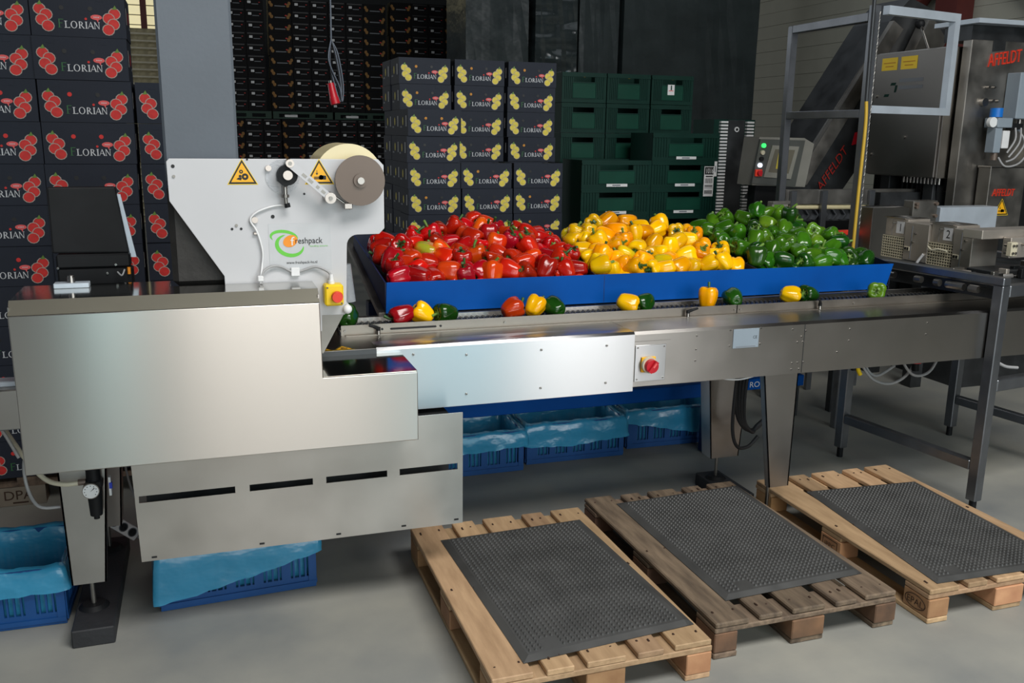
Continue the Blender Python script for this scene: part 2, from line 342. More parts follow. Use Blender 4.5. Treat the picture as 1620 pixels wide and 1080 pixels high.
HEAPS = {
 'red': ([(0.823,4.332,1.321,1,1),(0.784,4.399,1.302,1,0),(0.778,4.273,1.292,2,0),(0.777,4.154,1.278,3,0),(0.83,4.213,1.288,2,1),(0.771,4.021,1.267,4,0),(0.871,4.149,1.318,2,2),(0.952,4.287,1.336,0,0),(0.928,4.212,1.319,1,2),(1.054,4.292,1.347,0,1),(1.1,4.364,1.369,0,2),(1.181,4.382,1.38,0,3),(0.896,4.076,1.278,3,2),(0.977,4.129,1.296,3,3),(0.85,4.013,1.258,4,1),(0.817,4.085,1.275,3,1),(0.974,4.063,1.251,4,2),(1.056,4.206,1.313,2,3),(1.133,4.225,1.319,1,3),(1.052,4.051,1.273,4,3),(1.118,4.008,1.267,4,4),(1.056,4.128,1.296,2,4),(0.778,3.865,1.223,6,0),(0.775,3.944,1.245,5,0),(0.837,3.919,1.204,6,1),(0.899,3.952,1.237,5,1),(0.891,3.865,1.217,6,2),(0.961,3.994,1.216,5,2),(0.958,3.907,1.209,6,3),(1.032,3.927,1.23,5,3),(1.112,3.944,1.22,5,4),(1.111,3.865,1.207,6,4),(1.133,4.084,1.292,3,4),(1.173,4.151,1.31,2,5),(1.319,4.499,1.405,0,6),(1.238,4.243,1.345,1,4),(1.252,4.418,1.375,0,5),(1.221,4.321,1.347,0,4),(1.374,4.444,1.388,0,8),(1.413,4.386,1.35,0,10),(1.334,4.275,1.343,0,9),(1.309,4.349,1.367,0,7),(1.249,4.172,1.302,2,6),(1.328,4.157,1.312,2,7),(1.33,4.085,1.273,3,6),(1.22,4.078,1.271,3,5),(1.272,4.018,1.264,4,5),(1.267,3.943,1.238,5,6),(1.189,3.93,1.23,5,5),(1.233,3.865,1.216,6,5),(1.317,3.865,1.228,5,7),(1.381,4.023,1.266,4,6),(1.396,3.946,1.25,5,8),(1.406,4.173,1.325,1,6),(1.514,4.35,1.352,0,11),(1.454,4.237,1.334,1,7),(1.529,4.261,1.344,1,9),(1.493,4.169,1.327,1,8),(1.479,4.095,1.303,3,7),(1.603,4.26,1.315,2,8),(1.66,4.484,1.32,1,10),(1.553,4.139,1.274,3,8),(1.622,4.184,1.302,2,9),(1.66,4.357,1.302,2,10),(1.67,4.282,1.278,3,10),(1.635,4.112,1.274,3,9),(1.469,4.032,1.258,4,7),(1.497,3.961,1.245,5,9),(1.575,4.064,1.257,4,8),(1.596,3.989,1.259,4,9),(1.662,4.035,1.259,4,10),(1.655,3.916,1.222,5,10),(1.572,3.939,1.206,6,9),(1.492,3.865,1.225,6,8),(1.398,3.865,1.213,6,6),(1.469,3.925,1.184,6,7),(1.592,3.865,1.217,6,10),(1.445,4.315,1.332,1,5)],
  [(1.519,3.87,1.154),(1.182,3.871,1.154),(0.808,3.871,1.154),(1.649,3.878,1.156),(1.319,3.891,1.159),(1.068,3.91,1.164),(1.251,3.92,1.166),(1.349,3.957,1.175),(1.202,3.987,1.182),(1.035,3.987,1.182),(1.525,3.993,1.184),(1.427,4.002,1.186),(0.819,4.007,1.187),(1.595,4.021,1.19),(1.325,4.029,1.192),(0.91,4.047,1.196),(1.147,4.05,1.197),(1.391,4.084,1.205),(1.64,4.084,1.205),(0.847,4.088,1.206),(1.52,4.094,1.208),(1.282,4.102,1.21),(1.029,4.118,1.214),(1.123,4.148,1.221),(1.216,4.148,1.221),(0.884,4.156,1.223),(1.458,4.157,1.223),(1.367,4.166,1.225),(0.971,4.181,1.229),(1.588,4.198,1.233),(1.403,4.3,1.268),(1.307,4.224,1.239),(1.128,4.225,1.239),(1.451,4.231,1.241),(1.206,4.229,1.24),(1.043,4.23,1.24),(0.932,4.244,1.244),(1.259,4.385,1.289),(1.258,4.286,1.254),(0.871,4.288,1.254)]),
 'yellow': ([(1.95,4.412,1.383,0,1),(2.041,4.424,1.387,0,2),(2.144,4.42,1.386,0,4),(2.038,4.288,1.347,0,3),(2.109,4.244,1.337,1,4),(2.197,4.348,1.361,0,5),(1.824,4.355,1.331,1,1),(1.825,4.433,1.316,1,0),(1.783,4.286,1.307,2,0),(1.88,4.303,1.353,0,0),(1.849,4.241,1.313,1,2),(1.941,4.248,1.333,1,3),(1.878,4.168,1.315,2,1),(1.775,4.148,1.278,3,0),(1.783,4.069,1.252,3,1),(1.849,4.106,1.275,3,2),(1.818,4.0,1.263,4,0),(1.94,4.118,1.296,2,2),(2.012,4.16,1.306,2,3),(1.968,4.039,1.257,3,3),(1.891,4.023,1.242,4,1),(2.057,4.096,1.289,3,4),(2.012,3.939,1.25,4,2),(1.76,3.865,1.237,5,1),(1.829,3.896,1.211,5,2),(1.9,3.94,1.219,5,3),(1.929,3.865,1.217,6,0),(1.771,3.943,1.236,5,0),(2.319,4.36,1.368,0,7),(2.264,4.304,1.351,0,6),(2.366,4.28,1.344,1,6),(2.52,4.452,1.316,1,7),(2.184,4.272,1.342,1,5),(2.176,4.144,1.303,2,4),(2.239,4.096,1.288,3,6),(2.312,4.145,1.31,2,5),(2.388,4.171,1.305,2,6),(2.52,4.336,1.3,2,7),(2.422,4.092,1.287,3,7),(2.258,3.974,1.251,4,4),(2.349,4.0,1.253,4,5),(2.497,4.028,1.257,4,7),(2.162,4.058,1.256,3,5),(2.081,4.015,1.241,4,3),(2.112,3.942,1.231,5,4),(2.032,3.865,1.218,6,1),(2.11,3.865,1.213,6,2),(2.187,3.865,1.22,6,3),(2.256,3.897,1.205,6,4),(2.318,3.945,1.207,5,6),(2.341,3.865,1.218,6,5),(2.427,3.865,1.225,5,7),(2.421,4.025,1.234,4,6),(2.18,3.983,1.235,5,5),(2.5,3.884,1.199,6,6)],
  [(1.785,3.873,1.155),(1.889,3.892,1.159),(1.962,3.933,1.169),(2.391,3.936,1.17),(2.178,3.945,1.172),(2.061,3.96,1.176),(2.503,3.955,1.174),(2.251,3.967,1.177),(1.792,3.993,1.184),(1.957,4.012,1.188),(2.135,4.031,1.193),(2.291,4.047,1.197),(2.03,4.047,1.197),(2.352,4.089,1.207),(1.865,4.084,1.205),(2.232,4.114,1.213),(2.514,4.122,1.214),(2.106,4.144,1.22),(2.305,4.146,1.22),(2.396,4.149,1.221),(1.902,4.147,1.22),(2.002,4.154,1.222),(2.499,4.2,1.233),(1.847,4.208,1.235),(2.022,4.231,1.243),(2.16,4.215,1.237),(1.944,4.218,1.238),(2.427,4.219,1.238),(2.313,4.221,1.238),(2.384,4.366,1.288),(2.231,4.238,1.242),(2.265,4.332,1.273),(2.038,4.495,1.328),(2.504,4.279,1.252)]),
 'green': ([(2.652,4.536,1.332,1,0),(2.668,4.437,1.324,1,1),(2.791,4.475,1.383,0,1),(2.715,4.375,1.34,1,2),(2.717,4.49,1.357,0,0),(2.885,4.456,1.397,0,2),(3.013,4.506,1.417,0,3),(3.104,4.525,1.403,0,4),(3.121,4.447,1.398,0,5),(2.736,4.252,1.331,2,1),(2.856,4.296,1.349,1,3),(2.986,4.352,1.366,1,4),(2.653,4.306,1.293,2,0),(2.631,4.23,1.289,3,0),(2.656,4.154,1.269,4,0),(2.658,4.074,1.272,4,1),(2.765,4.14,1.302,3,1),(2.842,4.16,1.308,2,2),(2.935,4.228,1.326,2,3),(3.02,4.264,1.338,2,4),(2.666,3.995,1.261,4,2),(2.63,3.911,1.243,5,0),(2.771,3.996,1.258,5,1),(2.706,3.924,1.222,6,0),(2.858,4.04,1.27,4,3),(2.958,4.158,1.295,3,2),(2.785,3.896,1.228,6,1),(3.134,4.368,1.402,0,6),(3.31,4.619,1.337,1,5),(3.275,4.556,1.371,0,7),(3.181,4.224,1.326,2,6),(3.076,4.204,1.32,2,5),(3.26,4.488,1.333,1,6),(3.035,4.108,1.292,3,4),(3.3,4.336,1.3,2,7),(3.12,4.096,1.288,3,5),(2.931,3.993,1.256,5,2),(2.923,4.086,1.297,3,3),(2.986,3.938,1.237,5,3),(3.062,3.98,1.24,5,4),(2.91,3.865,1.215,6,2),(3.154,4.001,1.266,4,4),(3.216,4.042,1.295,4,5),(3.208,3.946,1.237,5,5),(3.064,3.9,1.235,6,4),(3.287,4.138,1.278,4,7),(3.288,3.944,1.231,5,6),(3.275,3.865,1.21,6,6),(3.138,3.916,1.213,6,5),(2.999,3.865,1.206,6,3),(3.31,4.213,1.272,4,6),(3.216,4.12,1.306,3,6)],
  [(3.167,4.37,1.332),(3.142,3.87,1.154),(2.84,3.876,1.155),(2.661,3.887,1.158),(2.752,3.9,1.161),(3.22,3.911,1.164),(3.04,3.924,1.167),(2.816,3.949,1.173),(2.921,3.963,1.176),(2.66,3.98,1.18),(2.745,3.987,1.182),(3.154,3.992,1.183),(2.795,4.04,1.195),(2.933,4.038,1.194),(3.28,4.045,1.196),(3.012,4.052,1.198),(3.204,4.052,1.198),(2.721,4.064,1.201),(3.111,4.067,1.201),(2.869,4.097,1.209),(3.247,4.125,1.215),(2.949,4.129,1.216),(3.165,4.141,1.219),(3.079,4.149,1.221),(2.747,4.155,1.222),(3.01,4.182,1.229),(2.815,4.186,1.23),(3.082,4.46,1.324),(3.198,4.212,1.236),(2.923,4.23,1.24),(3.127,4.249,1.245),(2.978,4.358,1.282),(2.811,4.265,1.249),(2.722,4.267,1.249)]),
}

# ------------------------------------------------------------------ setting
def struct(name, mb, parent=None, label=None):
    o = link(name, mb.mesh(name), parent)
    if parent is None: o['kind'] = 'structure'
    return o
fl = MB(); fl.box(-9, 9.2, -7, 22.2, -.12, 0, 'concrete')
struct('floor', fl)
ce = MB(); ce.box(-9, 9.2, -7, 22.2, 6.5, 6.6, 'back_panel')
for k in range(8): ce.box(-9, 9.2, -5+3.4*k, -4.8+3.4*k, 6.2, 6.5, 'red_steel')
struct('ceiling', ce)
wb = MB(); wb.box(-9, 9.2, 22, 22.2, 0, 9, 'back_panel'); struct('wall_back', wb)
wr = MB(); wr.box(9.02, 9.2, -7, 22, 0, 9, 'back_panel'); wall_r = struct('wall_right', wr)
bm_ = MB(); bm_.box(8.985, 9.02, 4, 22, 0, .196, 'cladding'); me_ = bm_.mesh('cladding_board')
for i in range(40):
    link('cladding_board', me_, wall_r, (0.004*(i % 2), 0, .2*i))
wn = MB(); wn.box(-2.4, 1.2, 21.93, 22, 3.75, 5.6, 'glowing_cladding')  # bright wall cladding made to glow in place of the light on it
for k in range(9): wn.box(-2.4, 1.2, 21.9, 21.93, 3.78+.2*k, 3.8+.2*k, 'cladding_lit')
lit_wall = struct('lit_wall_panel', wn)
pt = MB(); pt.box(-2.5, 1.3, 21.85, 21.99, 3.6, 3.75, 'red_steel'); pt.box(-.98, -.86, 21.8, 21.93, 3.5, 5.7, 'red_steel')
link('wall_post', pt.mesh('wall_post'), lit_wall)
t = thing('steel_brace', 'dark red steel braces and column standing against the right wall cladding', 'steel frame', (8.8, 10, 0))
for (a, b) in (((8.85, 13.2, .2), (8.85, 8.2, 5.4)), ((8.85, 9.75, 4.6), (8.85, 6.6, 2.2))):
    mb = MB(); d = (Vector(b)-Vector(a)).normalized(); n_ = Vector((1, 0, 0)); q = d.cross(n_)
    mb.prism([(-.08, -.08), (.08, -.08), (.08, .08), (-.08, .08)], a, q, n_, Vector(b)-Vector(a), 'red_steel')
    part('diagonal_brace', mb, t)
mb = MB(); mb.box(8.72, 8.98, 9.2, 9.55, 0, 6.15, 'red_steel'); part('column', mb, t)

# straw coloured trays stacked far behind
st_lab = 'pale straw coloured trays in the far tall stack below the bright wall panel'
tr = MB(); tr.cbox(0, .7, 0, .5, 0, .13, 'straw_tray', .02); tr.box(.03, .67, -.01, .0, .02, .05, 'plastic_cream'); tm = tr.mesh('paper_tray')
for k in range(28):
    o = link('paper_tray', tm, None, (-1.28+.012*math.sin(k*2.3), 19.5, .132*k))
    tag(o, 'pale straw coloured tray, %s in the far stack below the bright wall panel' % ('at the top' if k == 27 else ['%s from the top' % q for q in (ORD+['twenty-fifth', 'twenty-sixth', 'twenty-seventh', 'bottom'])][27-k]), 'tray', 'straw trays stacked at the back of the hall')

# ------------------------------------------------------------------ printed cartons
def stroke_word(mb, o, w, h, green='print_green', white='print_white', red='print_red'):
    """small-capital serif word on the plane X,Z at o (lower left), width w, capital height h"""
    ox, oy, oz = o
    def q(pts, mt): mb.flat([(x, z) for x, z in pts], (ox, oy, oz), *FRONT, mt)
    def bar(x, z0, z1, t, mt): q([(x, z0), (x+t, z0), (x+t, z1), (x, z1)], mt)
    def ser(x, z, wd, mt): q([(x, z), (x+wd, z), (x+wd, z+.05*h), (x, z+.05*h)], mt)
    T = .13*h; t = .055*h; s = .8*h; u = w/6.3
    # F
    bar(.2*u, 0, h, T, green); q([(.2*u, h-.08*h), (.95*u, h-.08*h), (.95*u, h), (.2*u, h)], green)
    q([(.2*u, .5*h), (.8*u, .5*h), (.8*u, .57*h), (.2*u, .57*h)], green); ser(.08*u, 0, .5*u, green)
    # L
    x = 1.05*u; bar(x+.12*u, 0, s, T, white); q([(x, 0), (x+.8*u, 0), (x+.8*u, .2*s), (x+.7*u, .08*s), (x, .08*s)], white); ser(x, s-.05*h, .45*u, white)
    # O
    x = 2.0*u; n = 18; cx = x+.48*u
    A = [(cx+.5*u*math.cos(2*math.pi*i/n), s/2+.53*s*math.sin(2*math.pi*i/n)) for i in range(n)]
    B = [(cx+.33*u*math.cos(2*math.pi*i/n), s/2+.46*s*math.sin(2*math.pi*i/n)) for i in range(n)]
    for i in range(n): q([A[i], A[(i+1) % n], B[(i+1) % n], B[i]], white)
    # R
    x = 3.15*u; bar(x+.08*u, 0, s, T, white); ser(x, 0, .35*u, white)
    cx = x+.3*u; cz = .73*s
    A = [(cx+.36*u*math.cos(a), cz+.27*s*math.sin(a)) for a in [math.pi*(-.5+i/8) for i in range(9)]]
    B = [(cx+.2*u*math.cos(a), cz+.20*s*math.sin(a)) for a in [math.pi*(-.5+i/8) for i in range(9)]]
    for i in range(8): q([A[i], A[i+1], B[i+1], B[i]], white)
    q([(x+.15*u, s-.07*s), (cx, s-.07*s), (cx, s), (x+.15*u, s)], white); q([(x+.15*u, .46*s), (cx, .46*s), (cx, .53*s), (x+.15*u, .53*s)], white)
    q([(x+.3*u, .5*s), (x+.48*u, .5*s), (x+.92*u, 0), (x+.7*u, 0)], white)
    # I with its red dot
    x = 4.15*u; bar(x+.1*u, 0, s, T, white); ser(x, 0, .36*u, white); ser(x, s-.05*h, .36*u, white)
    mb.disc((ox+x+.18*u, oy, oz+1.12*h), *FRONT, .15*h, .15*h, red, 8)
    # A
    x = 4.55*u; q([(x, 0), (x+t, 0), (x+.5*u, .93*s), (x+.46*u, s)], white)
    q([(x+.7*u, 0), (x+.92*u, 0), (x+.52*u, s), (x+.42*u, s)], white); q([(x+.2*u, .3*s), (x+.66*u, .3*s), (x+.64*u, .37*s), (x+.22*u, .37*s)], white)
    # N
    x = 5.5*u; bar(x+.08*u, 0, s, t, white); bar(x+.72*u, 0, s, t, white)
    q([(x+.02*u, s), (x+.2*u, s), (x+.8*u, 0), (x+.7*u, 0)], white); ser(x, 0, .26*u, white); ser(x+.64*u, s-.05*h, .26*u, white)

def cluster(mb, x, y, z, h, mt, flip, out='print_outline'):
    s = -1 if flip else 1; r = .188*h
    P = [(-.16*s, .80), (.12*s, .60), (-.09*s, .39), (.17*s, .17)]
    for k, (a, b) in enumerate(P):
        mb.disc((x+a*h*.8, y+.0001-.0002*k, z+b*h), *FRONT, r*1.27, r*1.2, out, 12)
        mb.flat([(r*1.12*math.cos(t)*(1 if math.sin(t) > -.3 else .9), r*1.05*(math.sin(t)-.12*abs(math.cos(t))**4)) for t in [2*math.pi*i/12 for i in range(12)]],
                (x+a*h*.8, y-.0002*k, z+b*h), *FRONT, mt)
    mb.flat([(-.01, 0), (.012, .002), (.004, .02)], (x+P[0][0]*h*.8, y-.001, z+.95*h), *FRONT, 'stem_green')

def carton_body(w, h, d, mt, rim=True):
    mb = MB(); t = .006
    mb.box(0, w, 0, t, 0, h, mt); mb.box(0, w, d-t, d, 0, h, mt); mb.box(0, t, t, d-t, 0, h, mt); mb.box(w-t, w, t, d-t, 0, h, mt)
    mb.box(t, w-t, t, d-t, 0, .006, mt)
    # folded corner posts and top flaps
    for x in (t, w-t-.05): mb.box(x, x+.05, t, d-t, h-.012, h-.006, mt)
    for x in (.06, w-.12): mb.box(x, x+.035, -.001, .0, h-.03, h-.004, mt)
    return mb
def carton_print(w, h, fruit, hole):
    mb = carton_body(w, h-.0015, .298, 'carton_black'); y = -.0022
    cluster(mb, .14*w, y, .13*h, .60*h, fruit, False); cluster(mb, .85*w, y, .09*h, .60*h, fruit, True)
    stroke_word(mb, (.275*w, y, .20*h), .44*w, .20*h)
    mb.disc((.69*w, y, .47*h), *FRONT, .062*w, .062*h, 'print_pink', 14)
    mb.flat([(-.008, 0), (.006, 0), (.002, -.02)], (.70*w, y, .45*h), *FRONT, 'print_pink')
    for i in range(4): mb.flat([(0, 0), (.004, 0), (.005, .004), (.001, .004)], (.66*w+i*.016*w, y-.0006, .46*h), *FRONT, 'print_white')
    for x, mt in zip((.33*w, .63*w), hole): mb.disc((x, y, .66*h), *FRONT, .017*w/.4*.6, .017*w/.4*.6, mt, 12)
    for x in (-.0012, w+.0012):
        sx = ((0, -1, 0), Z3) if x < 0 else (Y3, Z3)
        mb.flat([(0, 0), (.022, 0), (.022, .075), (0, .075)], (x, .07 if x < 0 else .04, .35*h), *sx, 'label_white')
        mb.disc((x, .17, .55*h), *sx, .018, .03, fruit, 10)
        mb.flat([(0, 0), (.06, 0), (.06, .012), (0, .012)], (x, .26 if x < 0 else .2, .3*h), *sx, 'print_grey')
    return mb
tomA = [carton_print(.398, .19, 'print_red', hl).mesh('carton') for hl in (('print_black', 'print_black'), ('print_red', 'print_red'), ('print_red', 'print_black'))]
yelB = [carton_print(.386, .1845, 'print_yellow', hl).mesh('carton') for hl in (('print_orange', 'print_black'), ('print_black', 'print_black'), ('print_orange', 'print_orange'))]
rnd = random.Random(4)
def carton(body, pm, loc, label, group, rz=0):
    tag(link('carton', pm, None, loc, (0, 0, rz)), label, 'carton', group)
colname = ['leftmost column', 'second column from left', 'third column from left', 'column beside the grey tower']
for ci, (x, y, n) in enumerate(((-1.48, 4.78, 12), (-1.08, 4.785, 12), (-.68, 4.78, 12), (-.262, 4.81, 10))):
    for k in range(n):
        carton(None, tomA[rnd.choice((0, 0, 1, 2))], (x+rnd.uniform(-.003, .003), y+rnd.uniform(-.004, .006), .146+.1905*k),
               'black carton with red fruit print, %s from floor in %s' % (ORD[k], colname[ci]), 'black cartons with red fruit print')
colname = ['left column', 'middle column', 'right column']
for ci, (x, n) in enumerate(((1.408, 10), (1.802, 8), (2.208, 8))):
    for k in range(n):
        carton(None, yelB[rnd.choice((0, 1, 2))], (x+rnd.uniform(-.006, .006), 6.45+rnd.uniform(-.006, .006), .146+.185*k),
               'black carton with yellow fruit print, %s from floor, %s of front row' % (ORD[k], colname[ci]), 'black cartons with yellow fruit print')
for ci, x in enumerate((1.418, 1.834, 2.25)):
    for k in range(12):
        carton(None, yelB[rnd.choice((0, 0, 1))], (x+rnd.uniform(-.004, .004)+(.02*(5-k)/6 if ci == 2 and k < 9 else 0)*-1, 6.755+rnd.uniform(0, .004), .146+.185*k),
               'black carton with yellow fruit print, %s from floor, %s of back row' % (ORD[k], colname[ci]), 'black cartons with yellow fruit print')
for k in range(12):
    carton(None, yelB[0], (1.412+rnd.uniform(-.01, .01), 7.06, .146+.185*k),
           'black carton seen end on, %s from floor behind yellow fruit print cartons' % ORD[k], 'black cartons with yellow fruit print')

# far wall of cartons
def far_carton(w, kind):
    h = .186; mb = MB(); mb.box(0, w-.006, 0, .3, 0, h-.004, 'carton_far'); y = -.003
    R = lambda x0, x1, z0, z1, mt: mb.flat([(x0, z0), (x1, z0), (x1, z1), (x0, z1)], (0, y, 0), *FRONT, mt)
    mb.box(.0, w-.006, .004, .3, h-.004, h-.001, 'carton_black')
    if kind:
        for x, s in ((.045, 1), (w-.055, -1)):
            mb.disc((x-.012*s, y, .115), *FRONT, .026, .03, 'print_gold', 8); mb.disc((x+.012*s, y-.001, .075), *FRONT, .028, .032, 'print_gold', 8)
        R(.11, w-.11, .055, .072, 'print_grey'); mb.disc((w-.1, y, .1), *FRONT, .02, .012, 'print_red', 8)
    else:
        R(.05, .105, .085, .125, 'label_white'); R(.12, .23, .07, .082, 'print_grey'); R(.235, .26, .1, .112, 'print_red')
        R(.02, w-.03, .15, .17, 'print_black')
    return mb.mesh('carton')
FY, FL = far_carton(.40, 1), far_carton(.312, 0)
t = None
def far_stack(x, seq, z, rows, hidden, where, y):
    if hidden:      # the rows behind nearer things, never seen one by one
        mb = MB(); wd = sum(.40 if s == 'Y' else .312 for s in seq)
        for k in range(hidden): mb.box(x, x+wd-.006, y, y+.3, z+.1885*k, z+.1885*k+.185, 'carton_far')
        tag(link('hidden_cartons', mb.mesh('hidden_cartons')), 'lower rows of black cartons carrying the %s' % where, 'cartons', kind='stuff')
    for k in range(hidden, rows):
        xx = x+rnd.uniform(-.008, .008)
        for c, s in enumerate(seq):
            o = link('carton', FY if s == 'Y' else FL, None, (xx, y, z+.1885*k))
            r_ = rows-1-k
            tag(o, 'small %s carton, %s row from the top, %s column of %s' % ('gold printed' if s == 'Y' else 'white labelled', ORD[r_], ORD[c], where), 'carton', 'far wall of stacked black cartons')
            xx += .40 if s == 'Y' else .312
far_stack(.10, 'LYLL', .15, 10, 6, 'lower far left stack', 17)
far_stack(1.45, 'YLLLLL', .15, 10, 6, 'lower far middle stack', 17)
far_stack(.19, 'YLL', 2.165, 10, 0, 'upper far left stack', 17)
far_stack(1.29, 'YLLLLY', 2.165, 10, 0, 'upper far middle stack', 17)
far_stack(3.42, 'YLLYL', .15, 21, 15, 'far right stack', 17.05)

def plank_pallet(mb, x, y, z, w, d, mt, th=.022):
    for k in range(5): mb.box(x+k*(w-.12)/4, x+k*(w-.12)/4+.12, y, y+d, z+.122, z+.144, mt)
    for k in range(3): mb.box(x, x+w, y+k*(d-.12)/2, y+k*(d-.12)/2+.12, z+.1, z+.1215, mt)
    for k in range(3):
        for j in range(3): mb.box(x+k*(w-.12)/2, x+k*(w-.12)/2+.12, y+j*(d-.12)/2, y+j*(d-.12)/2+.12, z+.0, z+.0995, mt)
for i, (x, z, wd) in enumerate(((.19, 2.035, 1.08), (1.3, 2.035, 1.04), (2.38, 2.035, .98), (.3, 0, 1.1), (1.45, 0, 1.9), (3.4, 0, 1.8))):
    mb = MB()
    if z:
        mb.box(x, x+wd, 16.98, 17.32, z+.085, z+.125, 'pallet_green'); mb.box(x, x+wd, 16.98, 17.32, z, z+.025, 'pallet_green')
        for k in range(4): mb.box(x+k*(wd-.1)/3, x+k*(wd-.1)/3+.1, 16.98, 17.32, z+.025, z+.085, 'pallet_green')
        if i > 0: mb.box(x+.2, x+.42, 16.975, 17.3, z+.03, z+.07, 'label_white')
    else: plank_pallet(mb, x, 17, z, wd, .4, 'pallet_green')
    tag(link('green_pallet', mb.mesh('green_pallet')),
        ['green plastic pallet under the far left carton stack', 'green pallet with white edge under far carton stack, left of the hanging plug',
         'green pallet with white edge under far carton stack, right of the hanging plug', 'green pallet on the floor under the far left cartons',
         'green pallet on the floor under the far middle cartons', 'green pallet on the floor under the far right cartons'][i], 'pallet', 'green pallets under the far cartons')

# stretch wrapped pallet loads
for i, (x0, x1, dy) in enumerate(((3.45, 4.33, .1), (4.39, 5.0, 0), (5.05, 5.64, .05), (5.69, 6.99, 0), (7.03, 7.9, .08))):
    lab = ['tall dark load in stretch wrap beside the far cartons, catching glints', 'narrow dark load in stretch wrap with bright glints, behind the printed cartons',
           'narrow dark load in stretch wrap behind the left green crates', 'widest dark load in stretch wrap, behind the right green crates', 'dark load in stretch wrap next to the grey cladding wall'][i]
    t = thing('wrapped_load', lab, 'wrapped load', ((x0+x1)/2, 12, 0), group='stretch wrapped pallet loads')
    mb = MB(); b = bmesh.new(); bmesh.ops.create_cube(b, size=1)
    bmesh.ops.subdivide_edges(b, edges=b.edges[:], cuts=7, use_grid_fill=True)
    rr = random.Random(i)
    for v in b.verts:
        c = v.co.copy(); v.co = Vector(((x0+x1)/2+c.x*(x1-x0), 12.55+dy+c.y*1.0, 2.42+c.z*4.5))
        e = .006
        v.co += Vector((rr.uniform(-1, 1)*.002, rr.uniform(-1, 1)*e, 0))
    b.verts.index_update(); mb.add([v.co[:] for v in b.verts], [[v.index for v in f.verts] for f in b.faces], 'stretch_wrap_creased' if i == 1 else 'stretch_wrap', False); b.free()
    part('wrapping_film', mb, t)
    mb = MB(); plank_pallet(mb, x0+.02, 12.08+dy, 0, x1-x0-.04, .9, 'pallet_green'); part('pallet', mb, t)

# ------------------------------------------------------------------ green crates
def green_crate(w, d, h, wide, sticker=None):
    mb = MB(); g = 'crate_green'; t = .012
    mb.box(0, w, 0, t, 0, .03, g); mb.box(0, w, -.006, t, h-.035, h-.02, g); mb.box(0, .02, 0, t, .03, h, g); mb.box(w-.02, w, 0, t, .03, h, g)
    mb.box(0, w, .002, t, .03, h-.075, g)
    mb.box(0, w*.26, .002, t, h-.075, h, g); mb.box(w*.74, w, .002, t, h-.075, h, g); mb.box(w*.26, w*.74, .002, t, h-.02, h, g)
    mb.box(0, t, t, d, 0, h, g); mb.box(w-t, w, t, d, 0, h, g); mb.box(t, w-t, d-t, d, 0, h, g); mb.box(t, w-t, t, d-t, 0, .01, g)
    n = 5
    for s in (0, 1):
        for k in range(n):
            x = (.025+k*.2*w/n) if s == 0 else w-.025-k*.2*w/n-.006
            mb.box(x, x+.006, -.005, .002, .03, h-.035, g)
    return mb
def crate_parts(w, h):
    p = MB(); p.cbox(w*.24, w*.76, -.004, .006, .035, h-.085, 'crate_green_panel', .003)
    p.box(w*.24, w*.76, -.006, .0, .03, .036, 'crate_green'); return p
gb = green_crate(.398, .298, .24, 0).mesh('crate'); gp = crate_parts(.398, .24).mesh('front_panel')
gb2 = green_crate(.598, .398, .215, 1).mesh('crate'); gp2 = crate_parts(.598, .215).mesh('front_panel')
ls = MB(); ls.flat([(0, 0), (.18, 0), (.18, .022), (0, .022)], (.21, -.009, .012), *FRONT, 'label_white')
ls.flat([(0, 0), (.07, 0), (.07, .01), (0, .01)], (.26, -.010, .018), *FRONT, 'print_grey'); lsm = ls.mesh('label_strip')
for ci, x in enumerate((2.865, 3.272, 3.684)):
    for k in range(9):
        o = link('green_crate', gb, None, (x, 7.2, .146+.2435*k))
        tag(o, 'narrow dark green plastic crate, %s from floor in %s column of tall back stack' % (ORD[k], ['left', 'middle', 'right'][ci]), 'crate', 'green crates in the tall back stack')
        link('front_panel', gp, o)
        if k == 8:
            c = MB(); c.disc((.2, .005, .215), *FRONT, .03, .012, 'pepper_lemon', 8); c.disc((.11, .005, .218), *FRONT, .02, .01, 'pepper_lemon', 8); link('contents', c.mesh('contents'), o)
        if ci == 2 and k == 8:
            c = MB(); R = lambda x0, x1, z0, z1, mt, yy=-.006: c.flat([(x0, z0), (x1, z0), (x1, z1), (x0, z1)], (0, yy, 0), *FRONT, mt)
            R(.15, .215, .08, .165, 'label_white'); R(.178, .19, .12, .16, 'crate_green_panel', -.007); R(.16, .205, .112, .118, 'print_pink', -.007)
            link('torn_label', c.mesh('torn_label'), o)
